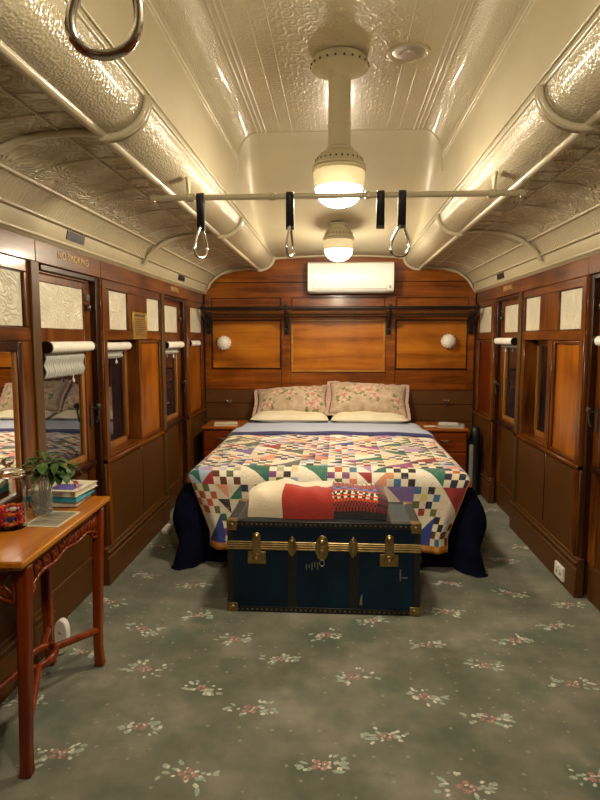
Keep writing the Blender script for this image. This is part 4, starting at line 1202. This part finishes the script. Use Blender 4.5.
lay = [(.012, 6, .036), (.012, 1, 0), (.030, 6, .035), (.030, 1, .0), (.048, 6, .034), (.048, 1, 0), (.065, 5, .03)]
proto = {}
kk = 0
where = ['at the bottom', 'at the bottom', 'in the lower layer', 'in the lower layer', 'in the upper layer', 'in the upper layer', 'on top of the pile']
for li, (h, n, rad) in enumerate(lay):
    for j in range(n):
        a = 2 * pi * j / n + li * .5; nm = ['red', 'orange', 'red', 'blue', 'crimson', 'orange', 'red', 'white'][kk % 8]; kk += 1
        L, rr = .011, .0075
        if nm not in proto:
            p = MB(); p.lathe([(.001, -L - .010), (.0065, -L - .009), (.002, -L - .001), (rr * .8, -L + .002), (rr, -L * .4), (rr, L * .4), (rr * .8, L - .002), (.002, L + .001), (.0065, L + .009), (.001, L + .010)], (0, 0, 0), 10, axis='x')
            o = p.build('wrapped_sweet', SWM[nm], smooth=50); proto[nm] = o
        else:
            o = proto[nm].copy(); COL.objects.link(o)
        o.location = (jx + rad * cos(a), jy + rad * sin(a), tz + .009 + h); o.rotation_euler = (srnd.uniform(-.3, .3), srnd.uniform(-.35, .35), a + pi / 2 + srnd.uniform(-.3, .3))
        tag(o, '%s wrapped sweet inside the lidded glass jar' % nm, 'sweet', 'wrapped sweets in the jar')
# vase with cuttings
vx, vy = -1.125, 2.175
r = thing('glass_vase', 'clear cut glass vase holding green cuttings behind the sweet jar', 'vase', (vx, vy, tz))
p = MB(); fl = lambda a, i: 1 + .02 * abs(sin(a * 6))
p.lathe([(.032, 0), (.035, .004), (.036, .02), (.040, .145), (.0405, .15), (.037, .15), (.0365, .145), (.0325, .022), (.03, .012), (.003, .011)], (vx, vy, tz), 36, flute=fl); p.build('vase_body', M['cut'], r, smooth=50)
p = MB(); p.lathe([(.003, .0125), (.0295, .0135), (.0318, .024), (.0345, .085), (.003, .0855)], (vx, vy, tz), 24)
t = NT('vase_water'); t.col((.80, .84, .78)); M['water'] = t.set(Transmission_Weight=1., IOR=1.2, Roughness=.02); p.build('water', M['water'], r, smooth=60)
r = thing('leafy_cutting', 'green leafy cuttings spilling out of the clear glass vase', 'plant', (vx, vy, tz + .02))
lr = random.Random(5)
def leafmesh(p, base, d, L, W, droop, m=0):
    d = Vector(d).normalized(); side = d.cross(Vector((0, 0, 1))); side = side.normalized() if side.length > .05 else Vector((1, 0, 0)); n = 7
    P = Vector(base); vs = []; dd = d.copy()
    for i in range(n):
        t_ = i / (n - 1); w = W * sin(pi * min(1, t_ * .92 + .06)) ** .8 if t_ < 1 else .0005
        up = side.cross(dd).normalized()
        vs += [tuple(P - side * w + up * w * .25), tuple(P), tuple(P + side * w + up * w * .25)]
        dd = (dd + Vector((0, 0, -droop / n))).normalized(); P = P + dd * (L / (n - 1))
    fs = []
    for i in range(n - 1):
        a = i * 3; fs += [(a, a + 1, a + 4, a + 3), (a + 1, a + 2, a + 5, a + 4)]
    p.add(vs, fs, m)
stems = [((-.01, -.02), 0.13, .8), ((.03, .01), .14, .9), ((.05, -.02), .12, 1.3), ((-.03, .01), .13, .7), ((.0, .03), .15, .4), ((.085, .01), .09, 2.3), ((.06, .0), .07, 2.6), ((.02, -.03), .12, 1.2)]
for k, ((ox, oy), hh, dr) in enumerate(stems):
    b = Vector((vx + ox * .12, vy + oy * .12, tz + .02)); m_ = Vector((vx + ox * .45, vy + oy * .45, tz + .152)); e = Vector((vx + ox * 1.5, vy + oy * 1.5, tz + .15 + hh * .42)); 
    p = MB(); p.tube([tuple(b), tuple((b + m_) / 2), tuple(m_), tuple((m_ + e) / 2 + Vector((0, 0, .01))), tuple(e)], .0022, 6); p.build('stem', M['stem'], r)
    p = MB()
    for q in range(7):
        f_ = .15 + .85 * q / 6; base = m_.lerp(e, f_); a = lr.uniform(0, 2 * pi)
        leafmesh(p, base, (cos(a) + ox * 8, sin(a) + oy * 8, .55), lr.uniform(.045, .075), lr.uniform(.013, .021), dr * 1.5)
    p.build('leaf_cluster', M['leaf'], r, smooth=80)
p = MB(); b = (vx + .01, vy + .03, tz + .15)
p.tube([b, (vx + .0, vy + .03, tz + .205), (vx - .012, vy + .035, tz + .232), (vx - .022, vy + .035, tz + .236)], .0035, 7); p.build('stem', M['stem'], r)
p = MB(); leafmesh(p, (vx - .015, vy + .03, tz + .236), (-1, 0, .2), .03, .009, .6); p.build('leaf_cluster', M['leaf'], r, smooth=80)
p = MB()
for q in range(3): leafmesh(p, (vx + .115, vy + .02, tz + .125 - q * .008), (1, -.2 + q * .2, -.2), .03, .011, 1.2)
p.tube([(vx + .05, vy + .02, tz + .165), (vx + .09, vy + .02, tz + .15), (vx + .12, vy + .02, tz + .12)], .002, 6)
p.build('red_leaves', M['red_leaf'], r, smooth=80)
# pile of books
book('book', 'dark red book at the bottom of the pile on the console table', 'book', -1.130, 2.345, tz, .19, .17, .024, .05, M['red_cover'], M['paper'])
book('book', 'teal book in the middle of the pile on the console table', 'book', -1.125, 2.345, tz + .024, .20, .18, .022, .0, M['teal'], M['teal'])
rr_, f = book('book', 'cream book with a violet cover picture on top of the pile', 'book', -1.120, 2.35, tz + .046, .20, .19, .022, -.06, M['cream_cover'], M['paper'])
p = MB(); p.prism([(-.03, -.07), (.075, -.07), (.075, .02), (-.03, .02)], lambda u, v: f(u, v, .0221), lambda u, v: f(u, v, .0226)); p.build('cover_picture', M['purple'], rr_, smooth=0)
# leaflet with printed photograph
r, f = slab('leaflet', 'laminated grey photo sheet lying in front of the vase', 'leaflet', -1.045, 2.105, tz, 0, 0, 0, .0, None)
quad = [(-.075, -.085), (.055, -.09), (.055, .10), (-.075, .105)]
p = MB(); p.prism(quad, lambda u, v: f(u, v, 0), lambda u, v: f(u, v, .0025)); p.build('sheet', M['cream_cover'], r, smooth=0)
t = NT('printed_photo'); v = t.map((8, 40, 8)); t.col(t.ramp(t.noise(v, 1.5, 4), [(.35, (.13, .11, .08)), (.5, (.28, .25, .18)), (.65, (.40, .37, .29))])); M['photo'] = t.set(Roughness=.35)
p = MB(); p.prism([(u * .88 - .001, w * .88) for u, w in quad], lambda u, v: f(u, v, .0025), lambda u, v: f(u, v, .003)); p.build('photograph', M['photo'], r, smooth=0)

# ------------------------------------------------------------------ night outside, view
w = bpy.data.worlds.new('night'); SC.world = w; w.use_nodes = True
bg = w.node_tree.nodes['Background']; bg.inputs[0].default_value = (.012, .014, .02, 1); bg.inputs[1].default_value = .15
vs = SC.view_settings; vs.view_transform = 'Standard'; vs.look = 'None'; vs.gamma = 1; vs.use_curve_mapping = False; vs.exposure = 1.4
